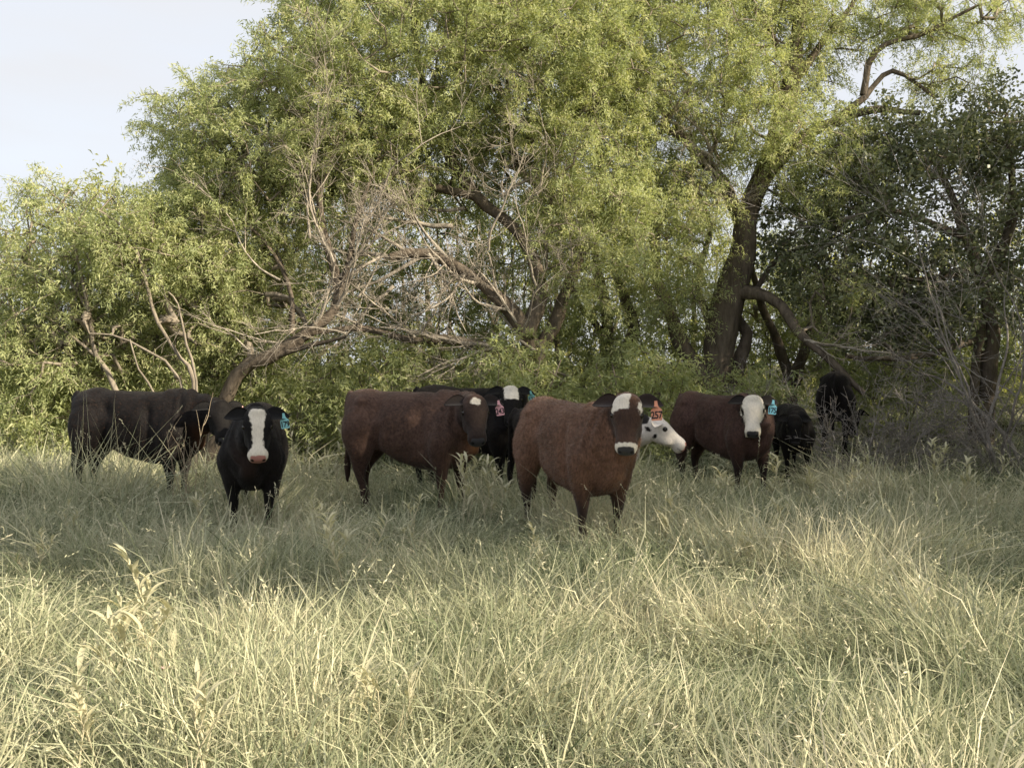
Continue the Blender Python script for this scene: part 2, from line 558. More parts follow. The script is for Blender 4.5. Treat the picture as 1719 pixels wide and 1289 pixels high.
    # leaning trunk from the left
    make_tree('mesquite_tree', [
        ([gpt(345, 12.6), A(395, 628, 12.5), A(450, 600, 12.4), A(520, 556, 12.4), A(562, 520, 12.4), A(568, 470, 12.5), A(548, 410, 12.5), A(535, 330, 12.6), A(520, 230, 12.7)], 0.135, 0.028),
        ([A(450, 600, 12.4), A(520, 580, 12.3), A(580, 565, 12.2)], 0.06, 0.02),
        ([A(562, 520, 12.4), A(590, 440, 12.5), A(600, 360, 12.6), A(640, 250, 12.7)], 0.055, 0.018),
        ([A(490, 560, 12.4), A(485, 470, 12.5), A(430, 390, 12.6), A(350, 330, 12.8)], 0.04, 0.015),
        ([A(535, 330, 12.6), A(560, 250, 12.6), A(600, 190, 12.7)], 0.035, 0.014),
    ], lobes_px([(500, 250, 12.8, 130, 110, 0.9), (360, 430, 12.9, 130, 110, 0.9), (420, 540, 13.2, 120, 90, 0.8), (640, 250, 12.9, 110, 80, 0.7),
                 (300, 560, 13.3, 110, 80, 0.8)]),
        420, label='slim mesquite trunk leaning right over the white-blazed black calf', gap=0.25, per=52,
        extra_bare=[(A(562, 520, 12.4), (0.3, -0.3, 1), 1.3, 0.03, 3), (A(520, 556, 12.4), (0.6, -0.5, 0.7), 1.1, 0.025, 3),
                    (A(568, 470, 12.5), (0.6, -0.2, 0.8), 1.2, 0.028, 3), (A(548, 410, 12.5), (-0.3, -0.4, 0.8), 1.2, 0.02, 3),
                    (A(590, 440, 12.5), (0.8, -0.2, 0.5), 1.0, 0.022, 3), (A(480, 580, 12.4), (-0.8, -0.4, 0.1), 0.9, 0.018, 2)])
    # the tall many-stemmed tree
    make_tree('mesquite_tree', [
        ([gpt(1190, 14.6), A(1200, 640, 14.6), A(1208, 570, 14.6), A(1222, 500, 14.6), A(1245, 430, 14.6), A(1250, 380, 14.6), A(1275, 310, 14.7), A(1302, 240, 14.8), A(1330, 130, 14.9), A(1345, 0, 15), A(1340, -150, 15)], 0.30, 0.07),
        ([A(1190, 650, 14.5), A(1165, 615, 14.5), A(1135, 550, 14.5), A(1105, 470, 14.5), A(1098, 400, 14.5)], 0.15, 0.07),
        ([A(1250, 380, 14.6), A(1232, 345, 14.5), A(1200, 290, 14.4), A(1150, 235, 14.3), A(1110, 215, 14.2)], 0.14, 0.05),
        ([A(1235, 490, 14.5), A(1270, 492, 14.3), A(1315, 515, 14.0), A(1342, 560, 13.7), A(1400, 610, 13.4), A(1450, 660, 13.2)], 0.11, 0.04),
        ([A(1275, 310, 14.7), A(1340, 240, 14.7), A(1400, 205, 14.7), A(1470, 184, 14.6), A(1545, 190, 14.5)], 0.12, 0.04),
        ([A(1400, 205, 14.7), A(1450, 160, 14.6), A(1500, 120, 14.6), A(1540, 140, 14.5), A(1570, 165, 14.4)], 0.065, 0.02),
        ([A(1320, 160, 14.9), A(1380, 70, 14.8), A(1430, 10, 14.8), A(1450, -60, 14.8)], 0.08, 0.03),
        ([A(1450, 160, 14.6), A(1470, 90, 14.6), A(1560, 50, 14.5), A(1640, 10, 14.4)], 0.06, 0.02),
        ([A(1330, 130, 14.9), A(1290, 50, 14.8), A(1250, -20, 14.8)], 0.07, 0.03),
        ([A(1225, 520, 14.7), A(1255, 560, 14.9), A(1240, 610, 14.9), A(1225, 680, 14.9)], 0.08, 0.12),
        ([A(1210, 600, 14.8), A(1175, 480, 14.9), A(1190, 380, 15), A(1170, 320, 15)], 0.07, 0.03),
        ([A(1265, 500, 14.8), A(1310, 430, 14.8), A(1380, 410, 14.8), A(1440, 380, 14.8)], 0.05, 0.02),
    ], lobes_px([
        (1170, 90, 14.6, 150, 140, 1.4), (1300, 80, 15.2, 130, 110, 1.2), (1270, 200, 14.2, 110, 80, 0.8), (1370, 300, 14.3, 95, 90, 0.8),
        (1140, 360, 14.1, 95, 90, 0.8), (1120, 260, 15.4, 110, 110, 0.8), (1420, 20, 15, 180, 55, 0.9), (1600, 25, 14.7, 130, 50, 0.7), (1590, 130, 14.5, 90, 35, 0.4),
        (1220, -90, 15, 300, 110, 1.6), (1120, 480, 14.0, 70, 60, 0.5), (1400, 510, 13.8, 55, 70, 0.5), (1400, 230, 14.5, 80, 60, 0.5)]),
        1700, label='tall many-stemmed mesquite with thick dark trunk behind the white-faced calf', per=48, gap=0.36,
        extra_bare=[(A(1150, 235, 14.3), (0.7, -0.4, -0.5), 1.1, 0.05, 3), (A(1190, 280, 14.3), (0.2, -0.5, 0.7), 1.0, 0.04, 3),
                    (A(1170, 250, 14.3), (0.3, -0.5, -0.6), 1.0, 0.035, 3), (A(1110, 215, 14.2), (0.5, -0.5, 0.6), 0.9, 0.035, 3),
                    (A(1225, 340, 14.4), (-0.7, -0.4, -0.1), 0.9, 0.03, 3), (A(1230, 345, 14.4), (0.6, -0.5, 0.5), 0.8, 0.02, 2),
                    (A(1200, 300, 14.3), (-0.3, -0.5, -0.7), 0.9, 0.03, 3), (A(1350, 570, 13.6), (0.9, -0.4, -0.3), 1.2, 0.03, 3)])
    # two trunks behind
    make_tree('mesquite_tree', [
        ([gpt(1022, 15.6), A(1020, 600, 15.6), A(1015, 520, 15.6), A(1000, 440, 15.6), A(1010, 350, 15.7)], 0.17, 0.05),
        ([A(1020, 620, 15.6), A(1065, 560, 15.8), A(1045, 490, 15.9), A(1025, 440, 16)], 0.15, 0.06),
        ([A(1010, 560, 15.6), A(975, 520, 15.5), A(960, 480, 15.5)], 0.06, 0.03)],
        lobes_px([(1010, 380, 16, 150, 110, 1.0), (1080, 330, 16.2, 120, 120, 1.0)]), 260,
        label='pair of rough trunks forked low, just right of the arching limbs', gap=0.15)
    make_tree('mesquite_tree', [
        ([gpt(1330, 16.5), A(1325, 640, 16.5), A(1310, 590, 16.5), A(1280, 520, 16.5), A(1260, 440, 16.5)], 0.12, 0.05),
        ([A(1328, 650, 16.5), A(1350, 590, 16.4), A(1362, 540, 16.4), A(1400, 450, 16.4)], 0.13, 0.04)],
        lobes_px([(1290, 480, 17.2, 110, 90, 0.9), (1380, 560, 17.4, 100, 60, 0.8)]), 170,
        label='thin forked trunks standing behind the calf with light blue tag', gap=0.25)
    # dark broad-leaved tree at the right
    make_tree('hackberry_tree', [
        ([gpt(1652, 14.2), A(1660, 620, 14.2), A(1662, 540, 14.2), A(1640, 450, 14.2), A(1600, 340, 14.3), A(1560, 240, 14.4)], 0.16, 0.04),
        ([gpt(1635, 14.1), A(1638, 620, 14.1), A(1648, 540, 14.1)], 0.07, 0.06),
        ([A(1650, 480, 14.2), A(1690, 400, 14.2), A(1700, 300, 14.3), A(1690, 190, 14.3)], 0.11, 0.03),
        ([A(1658, 560, 14.2), A(1560, 595, 13.9), A(1470, 600, 13.6), A(1420, 597, 13.5)], 0.06, 0.03),
        ([A(1620, 400, 14.2), A(1520, 360, 14.1), A(1430, 350, 14.0)], 0.07, 0.02),
        ([A(1640, 450, 14.2), A(1540, 470, 14.0), A(1440, 460, 14.0)], 0.06, 0.02)],
        lobes_px([(1560, 320, 14.3, 170, 130, 1.2), (1450, 440, 14.2, 160, 120, 1.0), (1610, 480, 14.1, 140, 90, 1.0), (1660, 230, 14.4, 90, 90, 0.9),
                  (1360, 400, 14.9, 90, 110, 0.7), (1540, 540, 14.3, 140, 60, 0.8), (1700, 380, 14.6, 90, 160, 1.0), (1480, 260, 14.6, 100, 80, 0.8)]),
        820, leaf='oak', mat=M_OAK, label='dark broad-leaved tree crowding the right edge above grey brush', per=52, llen=0.075, lwid=0.042,
        spray=0.40, droop=0.2, shell=0.25, gap=0.50)
    # bushy mesquites on the left
    make_tree('mesquite_shrub', [
        ([gpt(325, 11.9), A(322, 640, 11.9), A(300, 600, 11.9), A(262, 540, 11.9), A(240, 460, 11.9), A(215, 390, 12), A(160, 350, 12)], 0.042, 0.014),
        ([gpt(328, 11.9), A(326, 640, 11.8), A(312, 580, 11.8), A(300, 510, 11.8), A(282, 490, 11.8)], 0.03, 0.01),
        ([gpt(318, 11.9), A(300, 635, 11.9), A(245, 590, 11.8), A(190, 560, 11.8), A(150, 560, 11.8)], 0.03, 0.01),
        ([gpt(272, 11.8), A(270, 670, 11.8), A(230, 620, 11.7), A(218, 570, 11.7)], 0.022, 0.009),
        ([A(240, 460, 11.9), A(225, 420, 11.9), A(170, 385, 12)], 0.02, 0.009)],
        lobes_px([(220, 400, 12.2, 90, 80, 0.7), (300, 450, 12.6, 100, 110, 0.8), (180, 540, 12.7, 110, 80, 0.7), (330, 560, 12.9, 110, 100, 0.7)]), 520,
        label='bare-stemmed young mesquite fanning up behind the dark calf on the left', gap=0.22, per=44, bark=M_TWIG)
    make_tree('mesquite_shrub', [
        ([gpt(205, 12.1), A(198, 660, 12.1), A(165, 600, 12.1), A(148, 520, 12.1), A(132, 440, 12.1), A(112, 360, 12.2)], 0.05, 0.014),
        ([A(165, 600, 12.1), A(120, 560, 12.1), A(60, 520, 12.2)], 0.025, 0.01),
        ([A(148, 520, 12.1), A(95, 440, 12.2), A(50, 390, 12.3)], 0.025, 0.01)],
        lobes_px([(120, 420, 12.4, 110, 100, 0.8), (60, 500, 12.5, 110, 90, 0.8), (140, 590, 12.8, 140, 70, 0.7), (50, 620, 12.4, 110, 70, 0.7), (80, 335, 12.5, 50, 30, 0.3)]), 560,
        label='rounded mesquite shrub filling the left edge above the grass', gap=0.2, per=44, bark=M_TWIG)
    # low leafy bushes at the foot of the trees
    for px, py, Y, rx, rz, lab, n in [
        (1070, 640, 13.0, 105, 60, 'low pale green bush right behind the brown calf with orange tag', 200),
        (480, 645, 13.0, 120, 50, 'low bush under the leaning trunk', 170),
        (660, 630, 13.0, 150, 60, 'spreading low bush behind the calf with pink tag', 230),
        (870, 635, 12.7, 110, 62, 'low bush in the shade at the foot of the arching limb', 230),
        (1250, 660, 13.9, 95, 35, 'shaded low bush between the dark trunks', 110),
        (1520, 640, 14.8, 150, 50, 'shaded bush behind the grey brush pile', 190),
        (300, 640, 13.2, 130, 60, 'low leafy bush behind the back of the dark calf on the left', 190),
        (70, 680, 12.6, 120, 50, 'low bush at the left edge beside the dark calf', 150),
        (960, 570, 15.2, 90, 90, 'leafy bush filling the gap left of the forked trunks', 190),
        (560, 470, 16.6, 130, 170, 'tall leafy thicket behind the leaning trunk', 400),
        (740, 450, 16.8, 130, 190, 'tall leafy thicket behind the arching dead limbs', 430),
        (880, 440, 17.0, 110, 180, 'tall leafy thicket behind the arching trunk base', 300),
        (1120, 540, 16.8, 110, 110, 'tall leafy thicket behind the stems of the tall mesquite', 260),
        (1290, 560, 17.6, 120, 110, 'tall leafy thicket behind the thin forked trunks', 260),
        (1470, 560, 16.6, 140, 110, 'tall leafy thicket behind the black cow', 280),
        (1640, 580, 16.4, 130, 110, 'tall leafy thicket behind the dark trunk at the right', 260),
        (380, 520, 15.0, 120, 140, 'tall leafy thicket left of the leaning trunk', 300)]:
        c = gpt(px, Y, -0.05)
        top = at(px, py - rz, Y)
        limbs = []
        for k in range(4):
            a = random.uniform(-1, 1)
            limbs.append(([c, c + Vector((a * 0.15, random.uniform(-.1, .1), 0.25)), Vector((c.x + a * rx * Y / FPX * 0.7, Y + random.uniform(-.3, .3), top.z - 0.2 * random.random() - 0.15))], 0.022, 0.008))
        zc = (top.z + c.z + 0.1) / 2
        make_tree('mesquite_bush', limbs, [(c.x, Y, zc, rx * Y / FPX, 0.55, max(0.3, (top.z - c.z) / 2))], n, label=lab, cat='bush', group='low bushes under the trees',
                  per=44, gap=0.1, shell=0.3, spray=0.35, bark=M_TWIG, fineness=1.3, llen=0.08, lwid=0.022)
    # sunlit trees further back
    for px, py, Y, rx, rz, lab in [
        (-20, 430, 19, 95, 100, 'bright yellow-green tree at the far left edge'),
        (215, 390, 20, 130, 80, 'bright yellow-green tree peeping over the left shrubs'),
        (470, 420, 21, 170, 170, 'sunlit tree far behind the leaning trunk'),
        (720, 440, 22, 170, 170, 'sunlit tree far behind the arching dead limbs'),
        (930, 450, 22, 150, 160, 'sunlit tree far behind the forked trunks'),
        (1160, 470, 23, 150, 130, 'sunlit tree glimpsed past the tall trunk'),
        (1400, 480, 22, 170, 130, 'sunlit tree glimpsed through the dark broad leaves'),
        (1650, 490, 21, 150, 140, 'sunlit tree glimpsed beside the dark trunk at the right')]:
        c = gpt(px, Y)
        ctr = at(px, py, Y)
        limbs = [([c, c + Vector((0.1, 0, 0.8)), Vector((ctr.x + random.uniform(-.3, .3), Y, ctr.z))], 0.12, 0.04)]
        for k in range(4):
            limbs.append(([c + Vector((0.05, 0, 0.5)), Vector((ctr.x + (k - 1.5) * rx * Y / FPX * 0.4, Y + random.uniform(-.5, .5), (c.z + ctr.z) / 2)),
                           Vector((ctr.x + (k - 1.5) * rx * Y / FPX * 0.6, Y + random.uniform(-.8, .8), ctr.z + rz * Y / FPX * 0.4))], 0.06, 0.02))
        R = rx * Y / FPX; RZ = rz * Y / FPX
        make_tree('distant_tree', limbs, [(ctr.x, Y, ctr.z, R, 1.2, RZ), (ctr.x - R * .4, Y, c.z + 0.9, R * .7, 1.0, 0.9), (ctr.x + R * .4, Y, c.z + 0.9, R * .7, 1.0, 0.9)],
                  230, mat=M_MESQ_Y, label=lab, cat='tree', group='sunlit trees further back', per=30, llen=0.17, lwid=0.036, spray=0.7, gap=0.1)
    # grey leafless brush at the right
    def brush(px, Y, hpx, spread, nst, lab, name='dead_bush', r=0.02, lev=3, lean=0.0):
        c = gpt(px, Y)
        root = empty(name, c)
        prop(root, lab, 'dead brush')
        for k in range(nst):
            g = Geo()
            d = Vector((random.uniform(-spread, spread) + lean, random.uniform(-0.5, 0.3), random.uniform(0.5, 1.0)))
            bare_branch(g, Vector((random.uniform(-.3, .3), random.uniform(-.2, .2), 0)), d, hpx * Y / FPX * random.uniform(0.7, 1.2), r * random.uniform(.6, 1.2), lev, 0.02, 5, 0.22)
            link('branch', g.mesh('branch'), M_GREY, root)
    brush(1480, 11.9, 135, 1.1, 9, 'grey leafless brush pile hiding the black cow', r=0.011)
    brush(1580, 12.0, 130, 1.1, 8, 'grey leafless brush in front of the dark trunk', r=0.011)
    brush(1690, 11.8, 140, 0.9, 8, 'grey leafless brush at the right edge above the grass', r=0.012)
    brush(1700, 12.3, 400, 0.22, 8, 'tall bare grey sapling at the right edge', 'dead_sapling', 0.028, 3)
    brush(1420, 12.2, 165, 0.9, 9, 'grey twigs crossing in front of the black cow', r=0.010, lean=-0.2)
    # neighbouring row of trees to the right of the view, whose shade falls across the cattle
    g = [(8.2, 4.9, 1.9), (9.0, 7.0, 2.1), (9.6, 9.4, 2.3), (10.2, 11.8, 2.3), (11.6, 14.3, 2.5)]
    make_tree('shade_tree', [([Vector((8.0, 1.9, -0.1)), Vector((8.1, 1.9, 2.5)), Vector((7.9, 2.0, 5.0)), Vector((8.0, 2.1, 8.2))], 0.2, 0.05)],
              [(8.0, 2.0, 6.9, 1.3, 1.25, 1.6), (8.1, 2.7, 6.6, 1.1, 1.0, 1.3)], 260, label='tall tree with a high crown at the near end of the shading row',
              per=10, llen=0.32, lwid=0.14, spray=0.6, gap=0.0, shell=0.1, group='row of trees shading the pasture')
    for i, (x, y, R) in enumerate(g):
        h = 7.6 + 0.6 * (i % 2)
        make_tree('shade_tree', [([Vector((x, y, -0.1)), Vector((x + .1, y, 1.5)), Vector((x - .1, y + .2, 3.5)), Vector((x, y, h - 1.2))], 0.22, 0.05),
                                 ([Vector((x, y, 1.2)), Vector((x - 0.8, y + .3, 3)), Vector((x - 1.2, y, h - 2))], 0.12, 0.04)],
                  [(x, y, h - 1.9, R * 0.85, R, 1.9), (x, y, 3.0, R, R * 1.05, 1.9), (x, y, 1.4, R * 0.9, R * 0.9, 1.3)],
                  380, mat=M_MESQ, label=('nearest of', 'second of', 'third of', 'fourth of', 'last of')[i] + ' the leafy trees in the row shading the cattle', cat='tree', group='row of trees shading the pasture',
                  per=8, llen=0.34, lwid=0.15, spray=0.7, gap=0.0, shell=0.15)


if DO_TREES:
    build_trees()


# ------------------------------------------------------------------ grass
GRASS_STOPS = [(0.0, (0.15, 0.185, 0.10)), (0.35, (0.39, 0.41, 0.265)), (0.65, (0.57, 0.555, 0.38)), (1.0, (0.72, 0.66, 0.48))]


def build_grass():
    m, n, l, out = new_mat('grass_blade')
    a1 = n.new('ShaderNodeAttribute'); a1.attribute_name = 'tint'
    r = ramp(n, GRASS_STOPS)
    l.new(a1.outputs['Fac'], r.inputs['Fac'])
    p = n.new('ShaderNodeBsdfPrincipled'); p.inputs['Roughness'].default_value = 0.5
    p.inputs['Specular IOR Level'].default_value = 0.3
    l.new(r.outputs['Color'], p.inputs['Base Color'])
    t = n.new('ShaderNodeBsdfTranslucent'); l.new(r.outputs['Color'], t.inputs['Color'])
    mx = n.new('ShaderNodeMixShader'); mx.inputs['Fac'].default_value = 0.33
    l.new(p.outputs['BSDF'], mx.inputs[1]); l.new(t.outputs['BSDF'], mx.inputs[2])
    l.new(mx.outputs['Shader'], out.inputs['Surface'])

    def field(x, y, s, o):
        return np.array([mnoise.noise(Vector((a * s + o, b * s - o, o * 0.37))) for a, b in zip(x, y)])

    VS, QS, TS, TT = [], [], [], []
    nv = 0
    #      from, to, tufts, blades per tuft, height, width, segments
    for y0, y1, cnt, per, hm, wm, seg in ((2.4, 5.0, 2500, 30, 0.82, 1.1, 3), (5.0, 7.6, 2800, 26, 0.88, 1.2, 3), (7.6, 11.0, 3600, 20, 0.88, 1.5, 2), (11.0, 18.5, 3000, 11, 0.85, 2.8, 2)):
        Y = y0 + (y1 - y0) * rng.random(cnt * 3)
        X = (rng.random(cnt * 3) * 2 - 1) * (0.56 * y1 + 1.2)
        ok = np.abs(X) < 0.56 * Y + 1.2
        X, Y = X[ok][:cnt], Y[ok][:cnt]
        f1 = field(X, Y, 0.55, 3.0); f2 = field(X, Y, 1.5, 9.0); f3 = field(X, Y, 0.8, 21.0); f4 = field(X, Y, 3.2, 5.0)
        th = np.clip(hm * (0.96 + 0.38 * f1 + 0.75 * f2 + 0.12 * rng.normal(size=len(X))), 0.35, 1.7)
        # a taller stand before the black side-view calf, trampled short round the front calves
        th *= 1 + 1.5 * np.exp(-((X + 3.5) / 1.2) ** 2 - ((Y - 9.0) / 0.55) ** 2)
        th *= 1 - 0.25 * np.exp(-((X - 0.55) / 0.8) ** 2 - ((Y - 6.9) / 0.7) ** 2) - 0.40 * np.exp(-((X + 1.3) / 0.7) ** 2 - ((Y - 8.3) / 0.7) ** 2) - 0.2 * np.exp(-((X + 2.2) / 0.6) ** 2 - ((Y - 7.6) / 0.6) ** 2)
        if y0 > 10:
            th *= 1 - 0.35 * sstep(1.5, 4.0, X)
        sx = field(X, Y, 0.8, 31.0) + rng.normal(size=len(X)) * .25; sy = field(X, Y, 0.8, 47.0) + rng.normal(size=len(X)) * .25
        td = np.clip(0.37 + 0.45 * f3 + 0.34 * f2 + 0.26 * f4 + 0.09 * rng.normal(size=len(X)), 0.05, 0.95)
        loose = rng.random(len(X))
        k = np.maximum(5, (per * np.clip(0.9 + 0.6 * f2 + 0.2 * rng.normal(size=len(X)), 0.35, 1.5)).astype(int))
        ti = np.repeat(np.arange(len(X)), k); n_ = len(ti)
        off = rng.normal(size=(n_, 2)) * 0.06
        ang = rng.random(n_) * 2 * math.pi
        splay = np.abs(rng.normal(size=n_)) * (0.35 + 0.35 * loose[ti]) + 0.05
        d = unit(np.stack([np.cos(ang) * splay + off[:, 0] * 2 + sx[ti] * 0.6, np.sin(ang) * splay + off[:, 1] * 2 + sy[ti] * .6, np.ones(n_)], -1))
        h = 0.40 * th[ti] * (0.40 + 0.80 * rng.random(n_))
        tall = rng.random(n_) < (0.03 if y0 < 4 else 0.05)
        h = np.where(tall, h * 1.4, h)
        w = wm * (0.0016 + 0.0028 * rng.random(n_) ** 1.6)
        curl = 0.12 + 1.35 * rng.random(n_)
        bend = unit(np.stack([np.cos(ang) + sx[ti], np.sin(ang) + sy[ti], np.zeros(n_)], -1) + rng.normal(size=(n_, 3)) * 0.9)
        side = unit(np.cross(d, rng.normal(size=(n_, 3))))
        bx, by = X[ti] + off[:, 0], Y[ti] + off[:, 1]
        gz = ground_z(bx, by)
        base = np.stack([bx, by, gz - 0.02], -1)
        prof = ((0, .8), (0.36, 1.0), (0.70, .7), (1.0, 0)) if seg == 3 else ((0, .9), (0.5, 0.95), (1.0, 0))
        rows = []
        for t, wf in prof:
            c = base + d * (h * t)[:, None] + bend * (h * curl * t * t * 0.8)[:, None]
            c[:, 2] -= h * curl * curl * t ** 3 * 0.5
            c += rng.normal(size=(n_, 3)) * (h * 0.06 * t)[:, None]
            c[:, 2] = np.maximum(c[:, 2], gz - 0.02 + 0.03 * t)
            if wf > 0:
                rows.append(c - side * (w * wf)[:, None]); rows.append(c + side * (w * wf)[:, None])
            else:
                rows.append(c)
        m_ = len(rows)
        VS.append(np.stack(rows, 1).reshape(-1, 3))
        b = np.arange(n_)[:, None] * m_ + nv
        for q in range(0, m_ - 3, 2):
            QS.append(b + np.array([[q, q + 1, q + 3, q + 2]]))
        TS.append(b + np.array([[m_ - 3, m_ - 2, m_ - 1]]))
        tint = np.clip(td[ti] + rng.normal(size=n_) * 0.16, 0, 1)
        TT.append(np.repeat(tint, m_)); nv += n_ * m_
        # seed heads on the tall stems
        if y0 < 10:
            qi = np.where(tall)[0]
            tip = rows[-1][qi]; dn = unit(rows[-1][qi] - 0.5 * (rows[-3][qi] + rows[-2][qi]))
            e = 7
            p0 = (tip[:, None] - dn[:, None] * (0.012 * np.arange(e))[None, :, None]).reshape(-1, 3)
            dd = unit(np.repeat(dn, e, 0) + rng.normal(size=(len(p0), 3)) * 0.5)
            V, F = strips(p0, dd, np.full(len(p0), 0.024), np.full(len(p0), 0.006), rng.normal(size=(len(p0), 3)), 0.0)
            VS.append(V); QS.append(F + nv); nv += len(V)
            TT.append(np.clip(np.repeat(np.repeat(tint[qi] + 0.3, e), 4), 0, 1))
    # matted thatch of short broken stems between the tufts
    for y0, y1, cnt, L0, w0 in ((2.4, 5.5, 45000, 0.11, 0.0046), (5.5, 9.0, 45000, 0.13, 0.0065), (9.0, 15.0, 25000, 0.16, 0.012)):
        Y = y0 + (y1 - y0) * rng.random(cnt); X = (rng.random(cnt) * 2 - 1) * (0.56 * Y + 1.0)
        q = rng.random(cnt)
        P = np.stack([X, Y, ground_z(X, Y) + 0.01 + 0.12 * q ** 1.5], -1)
        D = unit(rng.normal(size=(cnt, 3)) * np.array([1, 1, 0.45]) + np.array([0, 0, 0.30]))
        V, F = spikes(P, D, L0 * (0.5 + rng.random(cnt)), w0 * (0.6 + 0.8 * rng.random(cnt)), rng.normal(size=(cnt, 3)), 0.1)
        VS.append(V); TS.append(F + nv); nv += len(V)
        TT.append(np.repeat(np.clip(0.28 + 0.25 * rng.normal(size=cnt), 0, 1), 3))
    me = mesh_np('meadow_grass', np.concatenate(VS), [np.concatenate(QS), np.concatenate(TS)], {'tint': np.concatenate(TT)}, True)
    o = link('meadow_grass', me, m)
    prop(o, 'long pale grass covering the whole pasture', 'grass', kind='stuff')


if DO_GRASS:
    build_grass()


# ------------------------------------------------------------------ cattle
def coat_material(name, main, dark, tan_glow, nose, white=(0.74, 0.68, 0.58)):
    m, n, l, out = new_mat(name)
    tc = n.new('ShaderNodeTexCoord')
    mp = n.new('ShaderNodeMapping'); mp.inputs['Scale'].default_value = (5, 14, 4.5)
    l.new(tc.outputs['Object'], mp.inputs['Vector'])
    nz = n.new('ShaderNodeTexNoise'); nz.inputs['Scale'].default_value = 7; nz.inputs['Detail'].default_value = 6
    nz.inputs['Roughness'].default_value = 0.7
    l.new(mp.outputs['Vector'], nz.inputs['Vector'])
    big = n.new('ShaderNodeTexNoise'); big.inputs['Scale'].default_value = 3.2; big.inputs['Detail'].default_value = 2
    l.new(tc.outputs['Object'], big.inputs['Vector'])
    edge = n.new('ShaderNodeTexNoise'); edge.inputs['Scale'].default_value = 42; edge.inputs['Detail'].default_value = 3
    l.new(tc.outputs['Object'], edge.inputs['Vector'])

    def attr(nm):
        a = n.new('ShaderNodeAttribute'); a.attribute_name = nm
        return a.outputs['Fac']

    def math_(op, a, b):
        x = n.new('ShaderNodeMath'); x.operation = op
        for i, v in enumerate((a, b)):
            if isinstance(v, (int, float)): x.inputs[i].default_value = v
            else: l.new(v, x.inputs[i])
        return x.outputs[0]

    def mix(f, a, b):
        x = n.new('ShaderNodeMix'); x.data_type = 'RGBA'
        l.new(f, x.inputs[0])
        for i, v in ((6, a), (7, b)):
            if isinstance(v, tuple): x.inputs[i].default_value = (*v, 1)
            else: l.new(v, x.inputs[i])
        return x.outputs[2]

    def sharp(f, amp, soft):
        e = math_('MULTIPLY', math_('SUBTRACT', edge.outputs['Fac'], 0.5), amp)
        s = math_('ADD', f, e)
        r = n.new('ShaderNodeMapRange'); r.interpolation_type = 'SMOOTHSTEP'
        r.inputs['From Min'].default_value = -soft; r.inputs['From Max'].default_value = soft
        l.new(s, r.inputs['Value'])
        return r.outputs['Result']

    light = tuple(min(1, c * 1.6 + 0.004) for c in main)
    r = ramp(n, [(0.38, tuple(c * 0.50 for c in main)), (0.5, main), (0.64, light)])
    s = math_('ADD', math_('MULTIPLY', nz.outputs['Fac'], 0.65), math_('MULTIPLY', big.outputs['Fac'], 0.35))
    l.new(s, r.inputs['Fac'])
    c = mix(attr('tan'), r.outputs['Color'], tan_glow)
    c = mix(attr('dark'), c, dark)
    wr = ramp(n, [(0.3, tuple(v * 0.78 for v in white)), (0.6, white)])
    l.new(nz.outputs['Fac'], wr.inputs['Fac'])
    c = mix(sharp(attr('white'), 0.035, 0.008), c, wr.outputs['Color'])
    c = mix(sharp(attr('nose'), 0.012, 0.004), c, nose)
    c = mix(sharp(attr('hole'), 0.0, 0.005), c, (0.006, 0.005, 0.005))
    p = n.new('ShaderNodeBsdfPrincipled')
    p.inputs['Roughness'].default_value = 0.62
    p.inputs['Specular IOR Level'].default_value = 0.12
    p.inputs['Sheen Weight'].default_value = 0.04 + 0.9 * main[0]
    p.inputs['Sheen Roughness'].default_value = 0.5
    l.new(c, p.inputs['Base Color'])
    b = n.new('ShaderNodeBump'); b.inputs['Strength'].default_value = 0.5; b.inputs['Distance'].default_value = 0.012
    l.new(nz.outputs['Fac'], b.inputs['Height']); l.new(b.outputs['Normal'], p.inputs['Normal'])
    l.new(p.outputs['BSDF'], out.inputs['Surface'])
    return m


def plain(name, col, rough=0.5, spec=0.4, bump=0.0):
    m, n, l, out = new_mat(name)
    p = n.new('ShaderNodeBsdfPrincipled')
    nz = n.new('ShaderNodeTexNoise'); nz.inputs['Scale'].default_value = 25
    tc = n.new('ShaderNodeTexCoord'); l.new(tc.outputs['Object'], nz.inputs['Vector'])
    r = ramp(n, [(0.35, tuple(c * 0.82 for c in col)), (0.65, col)])
    l.new(nz.outputs['Fac'], r.inputs['Fac']); l.new(r.outputs['Color'], p.inputs['Base Color'])
    p.inputs['Roughness'].default_value = rough
    p.inputs['Specular IOR Level'].default_value = spec
    l.new(p.outputs['BSDF'], out.inputs['Surface'])
    return m


M_EYE = plain('wet_dark_eye', (0.012, 0.008, 0.006), 0.08, 0.6)
M_INK = plain('tag_ink', (0.012, 0.012, 0.016), 0.5, 0.3)


